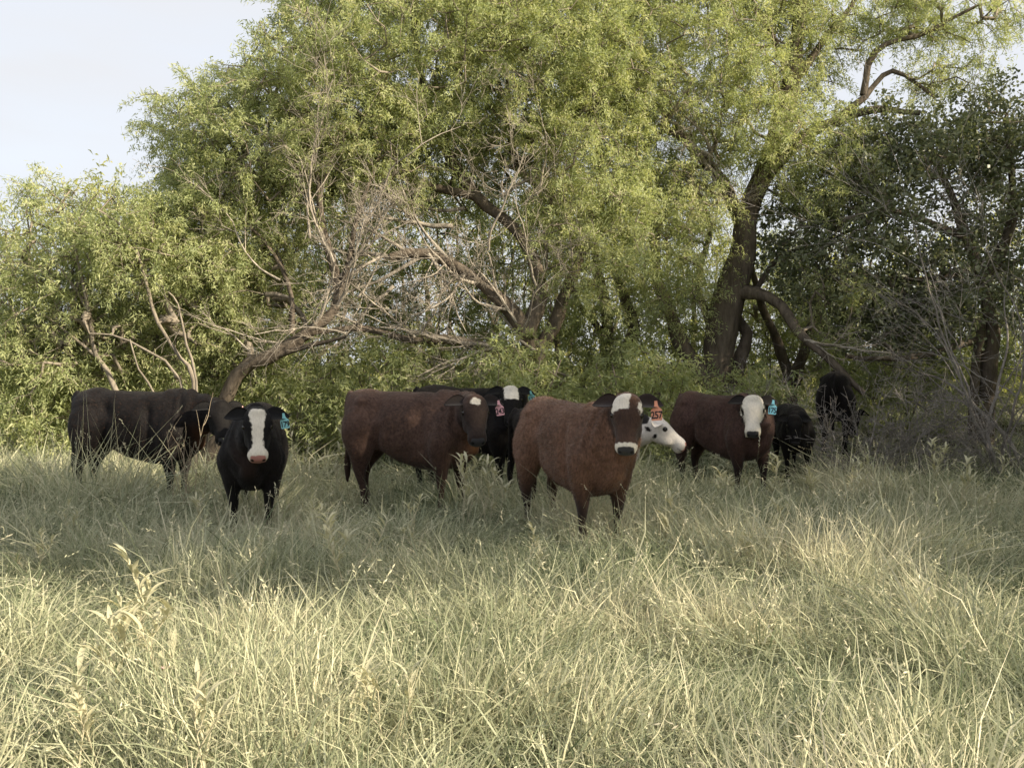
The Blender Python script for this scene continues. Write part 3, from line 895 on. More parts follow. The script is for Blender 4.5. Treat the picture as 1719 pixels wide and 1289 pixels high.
def ring_loft(C, U, Vv, ru, rv, ex, egg, k=22):
    """closed loft of superellipse rings. C centres, U/V unit axes, ru/rv half sizes"""
    t = np.linspace(0, 2 * math.pi, k, endpoint=False)
    c, s = np.cos(t), np.sin(t)
    vs = []
    for i in range(len(C)):
        e = 2.0 / ex[i]
        cc = np.sign(c) * np.abs(c) ** e
        ss = np.sign(s) * np.abs(s) ** e
        w = ru[i] * cc * (1 - egg[i] * ss)
        vs.append(C[i] + w[:, None] * U[i] + (rv[i] * ss)[:, None] * Vv[i])
    n = len(C)
    V = np.concatenate(vs + [C[:1], C[-1:]])
    i = np.arange(n - 1)[:, None] * k; j = np.arange(k)[None]; j2 = (j + 1) % k
    Q = np.stack([i + j, i + j2, i + k + j2, i + k + j], -1).reshape(-1, 4)
    j = np.arange(k); j2 = (j + 1) % k
    T0 = np.stack([np.full(k, n * k), j2, j], -1)
    T1 = np.stack([np.full(k, n * k + 1), (n - 1) * k + j, (n - 1) * k + j2], -1)
    return V, Q, np.concatenate([T0, T1])


def interp_rows(rows, n):
    R = np.array(rows, float)
    d = np.concatenate([[0], np.cumsum(np.linalg.norm(np.diff(R[:, :3], axis=0), axis=1))])
    t = np.linspace(0, d[-1], n)
    out = np.empty((n, R.shape[1]))
    for c in range(R.shape[1]):
        # monotone-ish smooth interpolation: linear, then lightly blurred
        out[:, c] = np.interp(t, d, R[:, c])
    for _ in range(2):
        out[1:-1] = 0.25 * out[:-2] + 0.5 * out[1:-1] + 0.25 * out[2:]
    return out


def calf(label, px, Yc, theta, s, head_px, face_yaw, face_pitch, mat, white=None, tag=None, legs=(0, 0, 0, 0), voxel=0.0178,
         glow_amt=0.0, dark_legs=0.8, eye_white=False, tilt=0.0, nosew=True, strands=26000, belly=1.0, coat_len=0.022, xoff=None, group='calves standing in the long grass'):
    th = math.radians(theta)
    hx_, hy_ = math.sin(th), -math.cos(th)
    yaw = math.atan2(hy_, hx_)
    x0 = (px - CX) / FPX * Yc
    z0 = float(ground_z(x0, Yc))
    root = empty('calf', (x0, Yc, z0))
    root.rotation_euler = (0, 0, yaw)
    prop(root, label, 'calf', group)
    Minv = Matrix.Rotation(-yaw, 3, 'Z')
    poll_w = at(*head_px)
    poll = np.array(Minv @ (poll_w - Vector((x0, Yc, z0)))) / s
    # facing direction: towards the camera, turned by face_yaw degrees (positive = towards picture right)
    to_cam = Vector((-poll_w.x, -poll_w.y, 0)).normalized()
    fw = Matrix.Rotation(math.radians(face_yaw), 3, 'Z') @ to_cam
    h = np.array(Minv @ fw)
    fp = math.radians(face_pitch)
    up = np.array([0, 0, 1.0])
    HX = math.cos(fp) * h - math.sin(fp) * up
    HZ = math.sin(fp) * h + math.cos(fp) * up
    HY = np.cross(HZ, HX)
    if tilt:
        ct, st = math.cos(math.radians(tilt)), math.sin(math.radians(tilt))
        HY, HZ = HY * ct + HZ * st, HZ * ct - HY * st
    HM = np.stack([HX, HY, HZ], 1)                 # head local -> body
    HS = np.array([0.80, 0.97, 0.89])              # short, broad calf face
    hd = lambda p: poll + HM @ (np.array(p, float) * HS)

    g = Geo()
    def addl(C, U, V_, ru, rv, ex, egg):
        V, Q, T = ring_loft(C, U, V_, ru, rv, ex, egg)
        g.add(V, Q); g.f.setdefault(3, []).append(T + g.n - len(V))
    Yv, Zv, Xv = np.array([0, 1.0, 0]), np.array([0, 0, 1.0]), np.array([1.0, 0, 0])
    # torso  x, y, zc, hh, hw, egg
    rows = [(-0.665, 0, 0.965, 0.07, 0.06, 0.0), (-0.64, 0, 0.92, 0.15, 0.13, 0.0), (-0.58, 0, 0.875, 0.235, 0.185, -0.02), (-0.46, 0, 0.862, 0.288, 0.208, 0.0),
            (-0.32, 0, 0.848, 0.276, 0.200, 0.06), (-0.12, 0, 0.792, 0.318 * belly, 0.226, 0.10), (0.10, 0, 0.760, 0.345 * belly, 0.232, 0.10),
            (0.28, 0, 0.752, 0.362, 0.228, 0.12), (0.42, 0, 0.775, 0.35, 0.205, 0.16), (0.54, 0, 0.80, 0.275, 0.190, 0.04), (0.63, 0, 0.80, 0.19, 0.13, 0.0), (0.68, 0, 0.79, 0.09, 0.06, 0)]
    R = interp_rows(rows, 30)
    n = len(R)
    addl(R[:, :3], np.tile(Yv, (n, 1)), np.tile(Zv, (n, 1)), R[:, 4], R[:, 3], np.full(n, 2.25), R[:, 5])
    # neck
    A = np.array([0.36, 0, 0.85]); B = hd((0.02, 0, -0.11))
    c1 = A + np.array([0.26, 0, 0.05]); c2 = B - (B - A) * 0.22 - HX * 0.02 - HZ * 0.06
    t = np.linspace(0, 1, 14)[:, None]
    Cn = (1 - t) ** 3 * A + 3 * (1 - t) ** 2 * t * c1 + 3 * (1 - t) * t * t * c2 + t ** 3 * B
    T = unit(np.gradient(Cn, axis=0))
    U = unit(np.cross(up[None], T)); V_ = np.cross(T, U)
    tt = t[:, 0]
    hh = np.interp(tt, [0, .35, .7, 1], [0.30, 0.245, 0.172, 0.118]); hw = np.interp(tt, [0, .35, .7, 1], [0.19, 0.150, 0.112, 0.092])
    addl(Cn, U, V_, hw, hh, np.full(14, 2.1), np.full(14, 0.12))
    # dewlap / brisket
    Cb = np.array([[0.30, 0, 0.495], [0.42, 0, 0.50], [0.53, 0, 0.545], [0.61, 0, 0.62], [0.65, 0, 0.73]])
    addl(Cb, np.tile(Yv, (5, 1)), unit(np.array([[0, 0, 1], [0, 0, 1], [-.3, 0, 1], [-.7, 0, .7], [-1, 0, .3]], float)), np.array([.08, .105, .10, .075, .035]), np.array([.05, .08, .08, .075, .05]), np.full(5, 2.0), np.zeros(5))
    # head
    hr = [(-.07, -.075, .05, .055), (-.04, -.075, .085, .085), (0.0, -.082, .110, .104), (.05, -.09, .126, .117), (.11, -.10, .137, .124), (.17, -.105, .136, .120), (.24, -.106, .116, .098),
          (.31, -.10, .092, .079), (.37, -.097, .080, .076), (.42, -.10, .082, .087), (.46, -.103, .078, .090), (.49, -.108, .064, .080), (.505, -.112, .044, .056)]
    hs = 1.0
    hr = np.array([(a * hs, 0, b * hs, c * hs, d * hs) for a, b, c, d in hr])
    R = interp_rows(hr, 26); n = len(R)
    Ch = np.array([hd((a, 0, b)) for a, b in zip(R[:, 0], R[:, 2])])
    addl(Ch, np.tile(HY, (n, 1)), np.tile(HZ, (n, 1)), R[:, 4] * HS[1], R[:, 3] * HS[2], np.full(n, 2.55), np.full(n, -0.10))
    def ball(c, r3):
        t = np.linspace(-1, 1, 9)
        C = np.array([hd((c[0] + r3[0] * a, c[1], c[2])) for a in t]); w = np.sqrt(np.maximum(0.01, 1 - t * t))
        addl(C, np.tile(HY, (9, 1)), np.tile(HZ, (9, 1)), r3[1] * w * HS[1], r3[2] * w * HS[2], np.full(9, 2.0), np.zeros(9))
    for sgn in (-1, 1):
        ball((.125, sgn * .090, -.024), (.055, .034, .034))      # brow
        ball((.24, sgn * .075, -.14), (.10, .035, .06))          # cheek
        ball((.465, sgn * .045, -.085), (.035, .033, .033))      # nostril wing
    ball((.02, 0, .012), (.06, .075, .045))                      # poll hair
    ball((.425, 0, -.178), (.06, .05, .028))                     # chin
    # legs: x, y, z, rx, ry
    for sgn in (-1, 1):
        dx = legs[0] if sgn > 0 else legs[1]
        rowsf = [(0.40, .125 * sgn, .92, .15, .07), (0.43, .155 * sgn, .78, .155, .085), (0.40, .170 * sgn, .66, .14, .098), (0.385 + dx * .25, .170 * sgn, .56, .105, .085), (.39 + dx * .5, .16 * sgn, .45, .078, .066),
                 (.405 + dx * .75, .148 * sgn, .36, .050, .047), (.40 + dx * .9, .145 * sgn, .31, .049, .046), (.395 + dx, .143 * sgn, .25, .030, .028), (.395 + dx, .142 * sgn, .14, .029, .027), (.40 + dx, .142 * sgn, .10, .043, .041), (.42 + dx, .142 * sgn, .05, .046, .042), (.432 + dx, .142 * sgn, -.01, .056, .048)]
        dxh = legs[2] if sgn > 0 else legs[3]
        rowsh = [(-0.44, .11 * sgn, .96, .15, .09), (-0.455, .145 * sgn, .84, .19, .105), (-0.455, .155 * sgn, .72, .185, .108), (-0.45, .155 * sgn, .62, .15, .095), (-.475 + dxh * .3, .15 * sgn, .53, .118, .082), (-.525 + dxh * .6, .145 * sgn, .45, .082, .060),
                 (-.565 + dxh * .8, .14 * sgn, .38, .060, .047), (-.565 + dxh * .9, .138 * sgn, .32, .046, .037), (-.55 + dxh, .135 * sgn, .24, .032, .028), (-.54 + dxh, .135 * sgn, .14, .031, .028), (-.53 + dxh, .135 * sgn, .10, .045, .042), (-.51 + dxh, .135 * sgn, .05, .047, .043), (-.50 + dxh, .135 * sgn, -.01, .056, .048)]
        for rows in (rowsf, rowsh):
            R = interp_rows(rows, 22); n = len(R)
            addl(R[:, :3], np.tile(Yv, (n, 1)), np.tile(Xv, (n, 1)), R[:, 4], R[:, 3], np.full(n, 2.1), np.zeros(n))
    # tail
    rows = [(-.62, 0, 1.10, .035, .04), (-.675, .0, 1.06, .032, .034), (-.70, .01, .95, .026, .026), (-.705, .02, .75, .022, .022), (-.70, .025, .55, .022, .022), (-.70, .03, .44, .036, .036), (-.70, .03, .32, .034, .034), (-.70, .03, .24, .012, .012)]
    R = interp_rows(rows, 18); n = len(R)
    Tt = unit(np.gradient(R[:, :3], axis=0)); Uu = np.tile(Yv, (n, 1)); Vt = np.cross(Tt, Uu)
    addl(R[:, :3], Uu, unit(Vt), R[:, 4], R[:, 3], np.full(n, 2.0), np.zeros(n))
    me = g.mesh('calf_rough')
    tmp = bpy.data.objects.new('calf_rough', me); COL.objects.link(tmp)
    md = tmp.modifiers.new('r', 'REMESH'); md.mode = 'VOXEL'; md.voxel_size = voxel
    md = tmp.modifiers.new('s', 'SMOOTH'); md.factor = 0.5; md.iterations = 4
    ev = tmp.evaluated_get(bpy.context.evaluated_depsgraph_get())
    fin = bpy.data.meshes.new_from_object(ev)
    nv = len(fin.vertices)
    V = np.empty(nv * 3, np.float32); fin.vertices.foreach_get('co', V); V = V.reshape(-1, 3).astype(float)
    nf = len(fin.polygons)
    ls = np.empty(nf, np.int32); fin.polygons.foreach_get('loop_start', ls)
    lt = np.empty(nf, np.int32); fin.polygons.foreach_get('loop_total', lt)
    li = np.empty(len(fin.loops), np.int32); fin.loops.foreach_get('vertex_index', li)
    Q = np.stack([li[ls[lt == 4] + k] for k in range(4)], -1)
    T3 = np.stack([li[ls[lt == 3] + k] for k in range(3)], -1) if (lt == 3).any() else None
    bpy.data.objects.remove(tmp); bpy.data.meshes.remove(me); bpy.data.meshes.remove(fin)
    # muscle and skin unevenness
    def nz(P, sc, o):
        return np.array([mnoise.noise(Vector(p) * sc + Vector((o, o, o))) for p in P])
    HL = (V - poll) @ HM / HS
    on_head = (HL[:, 0] > -0.06) & (HL[:, 0] < 0.6) & (np.abs(HL[:, 1]) < 0.16) & (HL[:, 2] < 0.08) & (HL[:, 2] > -0.25)
    fac = np.where(on_head, 0.25, 1.0)
    ctr = V.mean(0)
    nn = unit(V - np.array([0, 0, 0.8]) * np.array([0, 0, 1]) - np.stack([np.clip(V[:, 0], -.45, .45), np.zeros(nv), np.zeros(nv)], -1))
    torso_w = sstep(0.42, 0.6, V[:, 2])
    V = V + nn * ((nz(V, 5.0, px) * 0.016 + nz(V, 13.0, px + 7) * 0.005) * fac * torso_w)[:, None]
    X_, Z_ = V[:, 0], V[:, 2]
    side_ = sstep(0.08, 0.18, np.abs(V[:, 1])) * (~on_head)
    groove = 0.030 * np.exp(-((X_ - 0.21 + 0.10 * (Z_ - 0.8)) / 0.05) ** 2) * sstep(0.50, 0.62, Z_) * sstep(1.08, 0.9, Z_)
    groove += 0.036 * np.exp(-((X_ + 0.24) / 0.07) ** 2 - ((Z_ - 0.93) / 0.09) ** 2)
    groove += 0.028 * np.exp(-((X_ + 0.27 - 0.25 * (Z_ - 0.6)) / 0.045) ** 2) * sstep(0.45, 0.55, Z_) * sstep(0.85, 0.7, Z_)
    groove -= 0.034 * np.exp(-((X_ + 0.42) / 0.06) ** 2 - ((Z_ - 1.04) / 0.05) ** 2)      # hook bone
    groove -= 0.022 * np.exp(-((X_ - 0.40) / 0.08) ** 2 - ((Z_ - 0.72) / 0.12) ** 2)      # point of shoulder
    V = V.copy(); V[:, 1] -= np.sign(V[:, 1]) * groove * side_
    # neck folds
    fold = np.sin(V[:, 0] * 52 + V[:, 2] * 9 + nz(V, 4, 3.3) * 3) * 0.011 * sstep(0.38, 0.5, V[:, 0]) * (~on_head) * sstep(0.5, 0.7, V[:, 2])
    V = V + nn * fold[:, None]
    # ears
    geo = Geo(); geo.add(V, Q)
    if T3 is not None: geo.f.setdefault(3, []).append(T3)
    isear = [np.zeros(nv)]
    ear_tip = {}
    for sgn in (-1, 1):
        ns, ntt = 11, 9
        sv = np.linspace(0, 1, ns); tv = np.linspace(-1, 1, ntt)
        axis = unit(np.array([-0.08, sgn * 1.0, -0.12])[None])[0]
        wid = unit(np.array([[1.0, 0.12 * sgn, 0.25]]))[0]
        nrm = np.cross(axis, wid) * sgn
        if nrm[2] < 0: nrm = -nrm
        base = np.array([0.025, sgn * .085, -.045])
        lay = []
        for off in (0.004, -0.006):
            grid = []
            for a in sv:
                w = 0.084 * math.sin(math.pi * (0.14 + 0.86 * a) ** 0.85) ** 0.75 + 0.002
                for b in tv:
                    p = base + axis * (0.185 * a) + wid * (w * b + 0.018 * a) + nrm * (0.042 * (abs(b) ** 1.7) * math.sin(math.pi * min(1, a * 0.9 + 0.12)) + off * (1 - abs(b) ** 4) - 0.015 * a * a)
                    grid.append(hd(p))
            lay.append(np.array(grid))
        ear_tip[sgn] = hd(base + axis * 0.125 + wid * 0.015 + nrm * 0.02)
        i = np.arange(ns - 1)[:, None] * ntt + np.arange(ntt - 1)[None]
        F = np.stack([i, i + 1, i + ntt + 1, i + ntt], -1).reshape(-1, 4)
        geo.add(np.concatenate(lay), np.concatenate([F, F[:, ::-1] + ns * ntt]))
        # rim
        rim = list(range(0, (ns - 1) * ntt, ntt)) + [(ns - 1) * ntt + k for k in range(ntt)] + [k * ntt + ntt - 1 for k in range(ns - 2, -1, -1)]
        m_ = ns * ntt
        o_ = geo.n - 2 * m_
        geo.f[4].append(np.array([[o_ + rim[k], o_ + rim[k + 1], o_ + m_ + rim[k + 1], o_ + m_ + rim[k]] for k in range(len(rim) - 1)]))
        isear.append(np.ones(2 * m_))
    VV = np.concatenate(geo.v); isear = np.concatenate(isear)
    HL = (VV - poll) @ HM / HS
    hx, hy, hz = HL.T
    headness = (hx > -0.10) & (hx < 0.6) & (np.abs(hy) < 0.155) & (hz < 0.10) & (hz > -0.27) & (isear < 0.5) & (np.abs(hy) < np.interp(hx, hr[:, 0], hr[:, 4]) * np.where(hx > 0.33, 1.0, 1.12) + np.where(hx > 0.33, 0.004, 0.014)) & (hz > np.interp(hx, hr[:, 0], hr[:, 2] - hr[:, 3]) - np.where(hx > 0.33, 0.022, 0.03))
    wf = np.full(len(VV), -0.1)
    if white: wf = np.where(headness | (white.__code__.co_argcount > 3), white(hx, hy, hz) if white.__code__.co_argcount == 3 else white(hx, hy, hz, headness, VV), -0.1)
    wf = np.where((isear > 0.5) & (white is None or white.__code__.co_argcount == 3), -0.1, wf)
    if white and white.__code__.co_argcount == 3:           # markings fade out smoothly behind the jaw
        edge_ = np.minimum(np.interp(hx, hr[:, 0], hr[:, 4]) * 1.03 + 0.004 - np.abs(hy), hz - np.interp(hx, hr[:, 0], hr[:, 2] - hr[:, 3]) + 0.012)
        wf = np.minimum(wf, np.where(hx > -0.1, edge_, -0.1))
    wf = np.clip(wf, -0.1, 0.1)
    # nose pad: the front of the muzzle
    nose = np.minimum(np.minimum(hx - 0.462, 0.062 - np.abs(hy)), np.minimum(hz + 0.150, -0.035 - hz))
    nose = np.where(headness, nose, -0.1)
    hole = np.full(len(VV), -0.1)
    for sgn in (-1, 1):
        d = np.sqrt(((hx - .492) / 1.3) ** 2 + ((hy - sgn * .045)) ** 2 + ((hz + .085) / 1.2) ** 2)
        hole = np.maximum(hole, 0.017 - d)
    mouth = np.minimum(0.005 - np.abs(hz + 0.158 - 0.25 * hy * hy / 0.08), hx - 0.41)
    hole = np.where(headness, np.maximum(hole, mouth), -0.1)
    for sgn in (-1, 1):
        d = np.sqrt(((hx - .155) * 1.0) ** 2 + ((hy - sgn * .105)) ** 2 + ((hz + .040) * 1.2) ** 2)
        hole = np.maximum(hole, np.where(headness, 0.035 - d, -.1))
    bz_ = VV[:, 2]
    dark = np.clip(sstep(0.52, 0.30, bz_) * dark_legs + isear * 1.0 + 0.5 * sstep(1.06, 1.14, bz_) * 0.0, 0, 1)
    dark = np.where(headness, np.maximum(dark, 0.72 * sstep(-0.05, 0.15, hx)), dark)
    tan_glow = glow_amt * sstep(0.56, 0.72, VV[:, 0]) * (~headness) * (isear < .5) * sstep(1.05, 0.80, bz_) * sstep(0.45, 0.6, bz_) * (1 - sstep(-0.22, -0.05, hx) * sstep(-0.42, -0.24, hz))  # tan throat, with the low sun's orange glow put into its colour
    attrs = {'white': wf, 'nose': nose, 'hole': hole, 'dark': dark, 'tan': tan_glow}
    body = geo.mesh('body', attrs)
    bo = link('body', body, mat, root); bo.scale = (s, s, s)
    # coat of short hair
    if strands:
        fi = rng.integers(0, len(Q), strands)
        w4 = rng.dirichlet([1, 1, 1, 1], strands)
        vid = Q[fi]
        P = np.einsum('ij,ijk->ik', w4, V[vid])
        Nn = unit(np.cross(V[vid[:, 2]] - V[vid[:, 0]], V[vid[:, 3]] - V[vid[:, 1]]))
        hl = (P - poll) @ HM / HS
        onh = headness[vid[:, 0]]
        flow = np.tile(np.array([[-0.75, 0, -0.55]]), (strands, 1)) + rng.normal(size=(strands, 3)) * 0.22
        flow[onh] = HX * 0.9 + rng.normal(size=(onh.sum(), 3)) * 0.3
        flow = unit(flow - Nn * np.sum(flow * Nn, -1, keepdims=True))
        D = unit(flow + Nn * (0.22 + 0.25 * rng.random((strands, 1))))
        L = coat_len * (0.6 + 0.8 * rng.random(strands)) * np.where(onh, 0.55, 1.0)
        keep = ~(onh & (hl[:, 0] > 0.40)) & (P[:, 2] > 0.36 + 0.12 * rng.random(strands)) & (np.asarray(attrs['white'])[vid[:, 0]] < 0.0)
        P, D, L, Nn, vid = P[keep], D[keep], L[keep], Nn[keep], vid[keep]
        S = np.cross(D, Nn)
        m_ = len(P)
        v3 = np.stack([P - S * 0.0022 - Nn * 0.003, P + S * 0.0022 - Nn * 0.003, P + D * L[:, None]], 1).reshape(-1, 3)
        at_ = {k: np.repeat(np.asarray(v, float)[vid[:, 0]], 3) for k, v in attrs.items()}
        q_ = rng.random(m_)
        at_['dark'] = np.clip(at_['dark'] + np.repeat(np.where(q_ < 0.35, 0.55 * rng.random(m_), 0), 3), 0, 1)
        at_['tan'] = np.clip(at_['tan'] + np.repeat(np.where(q_ > 0.7, 0.30 * rng.random(m_) * (glow_amt > 0), 0), 3), 0, 1)
        co = link('coat_hair', mesh_np('coat_hair', v3, [np.arange(m_ * 3).reshape(-1, 3)], at_), mat, root)
        co.scale = (s, s, s)
    # eyes
    for sgn in (-1, 1):
        C = hd((.155, sgn * .102, -.040))
        t = np.linspace(-1, 1, 9); w = np.sqrt(np.maximum(0.004, 1 - t * t))
        Vv_, Qq, Tt_ = ring_loft(np.array([HX * (0.024 * a) for a in t]), np.tile(HY, (9, 1)), np.tile(HZ, (9, 1)), .024 * w, .025 * w, np.full(9, 2.0), np.zeros(9), 12)
        eg = Geo(); eg.add(Vv_, Qq); eg.f[3] = [Tt_]
        eo = link('eye', eg.mesh('eye'), M_EYE, root); eo.location = Vector(C * s); eo.scale = (s, s, s)
    # ear tag
    if tag:
        side, col, txt, fs, tl = tag
        T0 = Vector(ear_tip[side] * s)
        n3 = Vector(h); n3 = (n3 + Vector((0, 0, 0.1))).normalized()
        up3 = Vector((0, 0, 1)); right = up3.cross(n3).normalized(); up3 = n3.cross(right)
        rot = Matrix((right, up3, n3)).transposed().to_4x4() @ Matrix.Rotation(math.radians(tl), 4, 'Z')
        prof = [(-.010, .012), (.010, .012), (.013, -.020), (.020, -.035), (.038, -.052), (.041, -.062), (.039, -.128), (.034, -.134), (-.034, -.134), (-.039, -.128), (-.041, -.062), (-.038, -.052), (-.020, -.035), (-.013, -.020)]
        prof = np.array(prof) * fs
        k = len(prof)
        f3 = np.concatenate([np.c_[prof, np.full(k, .0015)], np.c_[prof, np.full(k, -.0015)]])
        pass
        tm = bpy.data.meshes.new('ear_tag')
        tm.from_pydata([tuple(v) for v in f3], [], [tuple(range(k))[::-1], tuple(range(k, 2 * k))] + [(a, (a + 1) % k, (a + 1) % k + k, a + k) for a in range(k)])
        tm.update()
        to = link('ear_tag', tm, plain('tag_plastic', col, 0.45, 0.35), root)
        to.matrix_local = Matrix.Translation(T0 + n3 * 0.022) @ rot
        if txt:
            cu = bpy.data.curves.new('tag_number', 'FONT'); cu.body = txt; cu.size = 0.060 * fs; cu.align_x = 'CENTER'; cu.offset = 0.0012
            cu.extrude = 0.0004; cu.resolution_u = 3; cu.space_character = 0.92
            fo = bpy.data.objects.new('tag_number', cu); COL.objects.link(fo)
            tmx = bpy.data.meshes.new_from_object(fo.evaluated_get(bpy.context.evaluated_depsgraph_get()))
            bpy.data.objects.remove(fo); bpy.data.curves.remove(cu)
            tn = link('tag_number', tmx, M_INK, to)
            tmx.materials.clear(); tmx.materials.append(M_INK)
            tn.location = (0, -.118 * fs, 0.0035); tn.scale = (1, 1.25, 1)
    return root


def build_cattle():
    PINK_NOSE, BLACK_NOSE = (0.42, 0.20, 0.17), (0.045, 0.044, 0.047)
    brown = coat_material('brown_coat', (0.125, 0.066, 0.042), (0.020, 0.012, 0.010), (0.22, 0.11, 0.055), BLACK_NOSE)
    dbrown = coat_material('dark_brown_coat', (0.068, 0.039, 0.029), (0.014, 0.010, 0.009), (0.26, 0.115, 0.045), BLACK_NOSE)
    black = coat_material('black_coat', (0.008, 0.0065, 0.0065), (0.005, 0.0045, 0.0045), (0.06, 0.03, 0.02), PINK_NOSE)
    black2 = coat_material('black_brown_coat', (0.0065, 0.005, 0.005), (0.004, 0.0035, 0.0035), (0.11, 0.045, 0.02), BLACK_NOSE)
    redbr = coat_material('red_brown_coat', (0.054, 0.029, 0.023), (0.012, 0.009, 0.008), (0.16, 0.075, 0.04), BLACK_NOSE)
    spotted = coat_material('white_spotted_coat', (0.016, 0.013, 0.012), (0.012, 0.010, 0.010), (0.1, 0.08, 0.06), PINK_NOSE, (0.72, 0.66, 0.60))
    ELL = lambda hx, hy, cx, cy, rx, ry: (1 - np.sqrt(((hx - cx) / rx) ** 2 + ((hy - cy) / ry) ** 2)) * min(rx, ry)

    def w257(hx, hy, hz):
        f = np.minimum(np.minimum(0.022 - hy + 0.10 * (0.06 - hx), hy + 0.115), np.minimum(0.125 - hx + 0.45 * np.maximum(0, -hy - 0.05), hx + 0.035))
        f = np.where(hz > -0.06, f, -0.1)
        f = np.maximum(f, np.where(hz > -0.09, ELL(hx, hy, 0.085, 0.102, 0.055, 0.017), -0.1))
        mz = np.minimum(hx - 0.428, 0.1)
        return np.maximum(f, mz)

    def w179(hx, hy, hz):
        half = np.interp(hx, [-0.05, 0.03, 0.08, 0.14, 0.30, 0.38, 0.43, 0.5], [0.03, 0.068, 0.066, 0.052, 0.042, 0.046, 0.09, 0.1])
        f = np.minimum(half - np.abs(hy), hx + 0.005)
        return np.where((hz > -0.075) | (hx > 0.40), f, -0.1)

    def w243(hx, hy, hz):
        return np.where(hz > -0.03, np.maximum(ELL(hx, hy, 0.065, -0.005, 0.036, 0.045), ELL(hx, hy, 0.085, 0.015, 0.025, 0.022)), -0.1)

    def wface(hx, hy, hz):
        f = np.minimum(hx + 0.045, 0.1)
        f = np.minimum(f, np.where(np.abs(hy) > 0.085, hz + 0.135, 0.1))
        e = np.maximum(ELL(hx, hz, 0.165, -0.055, 0.045, 0.030), -0.1)
        return np.where((hy > 0.07) | (hy < -0.085), np.minimum(f, -e - np.where(hy > 0, -0.004, 0.012)), f)

    def wpoll(hx, hy, hz, hn, V):
        f = np.where(hn & (hz > -0.1), np.minimum(np.minimum(hx + 0.07, 0.075 - np.abs(hy)), 0.19 - hx), -0.1)
        d = np.sqrt(((V[:, 0] - 0.62) / 0.8) ** 2 + (V[:, 1] + 0.05) ** 2 + ((V[:, 2] - 0.58) / 1.6) ** 2)
        return np.maximum(f, 0.085 - d)

    def wspot(hx, hy, hz, hn, V):
        f = np.full(len(hx), 0.1)
        for c, r in (((-.02, -.15), (.045, .025)), ((.10, -.175), (.022, .035)), ((-.14, -.08), (.07, .06))):
            f = np.minimum(f, -ELL(hx, hz, c[0], c[1], r[0], r[1]))
        b = -0.03 - 0.10 * np.sin(V[:, 0] * 5.1 + 0.6) * np.cos(V[:, 2] * 6.0) + 0.10 * sstep(1.0, 1.12, V[:, 2])
        b = np.where((V[:, 0] < 0.15) & ~((V[:, 2] > 1.06) & (V[:, 0] > -0.25)), -0.1, b)
        return np.where(V[:, 0] < 0.5, b, f)

    calf('shaggy brown calf with white forehead patch and orange tag 257', 962, 7.55, 28, 1.0, (1053, 668, 6.92), -4, 62, brown, w257,
         (1, (0.72, 0.30, 0.19), '257', 0.98, 4), legs=(0.02, -0.03, 0.0, 0.05), dark_legs=0.97, glow_amt=0.55, strands=36000, coat_len=0.028, belly=1.02)
    calf('black calf facing straight ahead with long white blaze and teal tag 179', 428, 8.35, 10, 0.98, (432, 690, 7.55), 2, 64, black, w179,
         (1, (0.22, 0.52, 0.55), '179', 0.85, 8), glow_amt=0.3, strands=20000)
    calf('dark brown calf in side view with small white star and pink tag 243', 690, 9.1, 67, 1.05, (797, 668, 8.55), 10, 58, dbrown, w243,
         (1, (0.80, 0.42, 0.46), '243', 0.95, 8), legs=(0.03, -0.02, -0.02, 0.12), glow_amt=0.8, strands=26000, dark_legs=0.5)
    calf('black calf in side view at the far left, rump to the edge', 232, 9.6, 82, 1.03, (370, 677, 9.3), 12, 52, black2, None,
         (1, (0.75, 0.42, 0.38), None, 0.4, 0), glow_amt=0.7, strands=26000)
    calf('dark calf mostly hidden behind the star-faced calf, white forehead and teal tag 171', 790, 10.9, 68, 1.08, (857, 652, 10.5), 6, 50, black2, wpoll,
         (1, (0.16, 0.42, 0.40), '171', 0.9, 10), glow_amt=0.2, strands=20000, voxel=0.017)
    calf('white calf with black spots peering right from behind the brown calf', 966, 9.3, 86, 0.92, (1103, 703, 9.0), 88, 34, spotted, wspot, None, glow_amt=0.0, strands=20000)
    calf('red-brown calf with all-white face and light blue tag 175', 1212, 10.7, 33, 1.02, (1264, 668, 10.15), 0, 60, redbr, wface,
         (1, (0.28, 0.68, 0.80), '175', 1.05, -6), legs=(0.08, -0.02, 0.0, 0.08), glow_amt=0.4, strands=26000)
    calf('small blackish calf with lowered head behind the white-faced calf', 1330, 11.9, -6, 0.80, (1334, 700, 11.35), 10, 72, black2, None, None, strands=12000, voxel=0.019)
    calf('black cow standing half hidden behind grey brush under the trees', 1403, 13.6, 160, 1.0, (1430, 690, 14.4), 170, 60, black2,
         None, None, strands=10000, voxel=0.021)


# ------------------------------------------------------------------ pale leafy weeds standing above the grass
def leaf_mesh():
    t = np.linspace(0, 1, 6)
    w = np.array([0.10, 0.75, 1.0, 0.85, 0.5, 0.0]) * 0.5
    rows = []
    for a, b in zip(t, w):
        z = 0.10 * math.sin(a * 2.6) - 0.22 * a * a
        rows += [(a, -b * 0.17, z + b * 0.05), (a, 0, z), (a, b * 0.17, z + b * 0.05)]
    F = []
    for k in range(5):
        for j in range(2):
            F.append((k * 3 + j, k * 3 + j + 1, k * 3 + j + 4, k * 3 + j + 3))
    return mesh_np('leaf', np.array(rows), [np.array(F)], {'tint': np.full(18, 0.5)}, True)


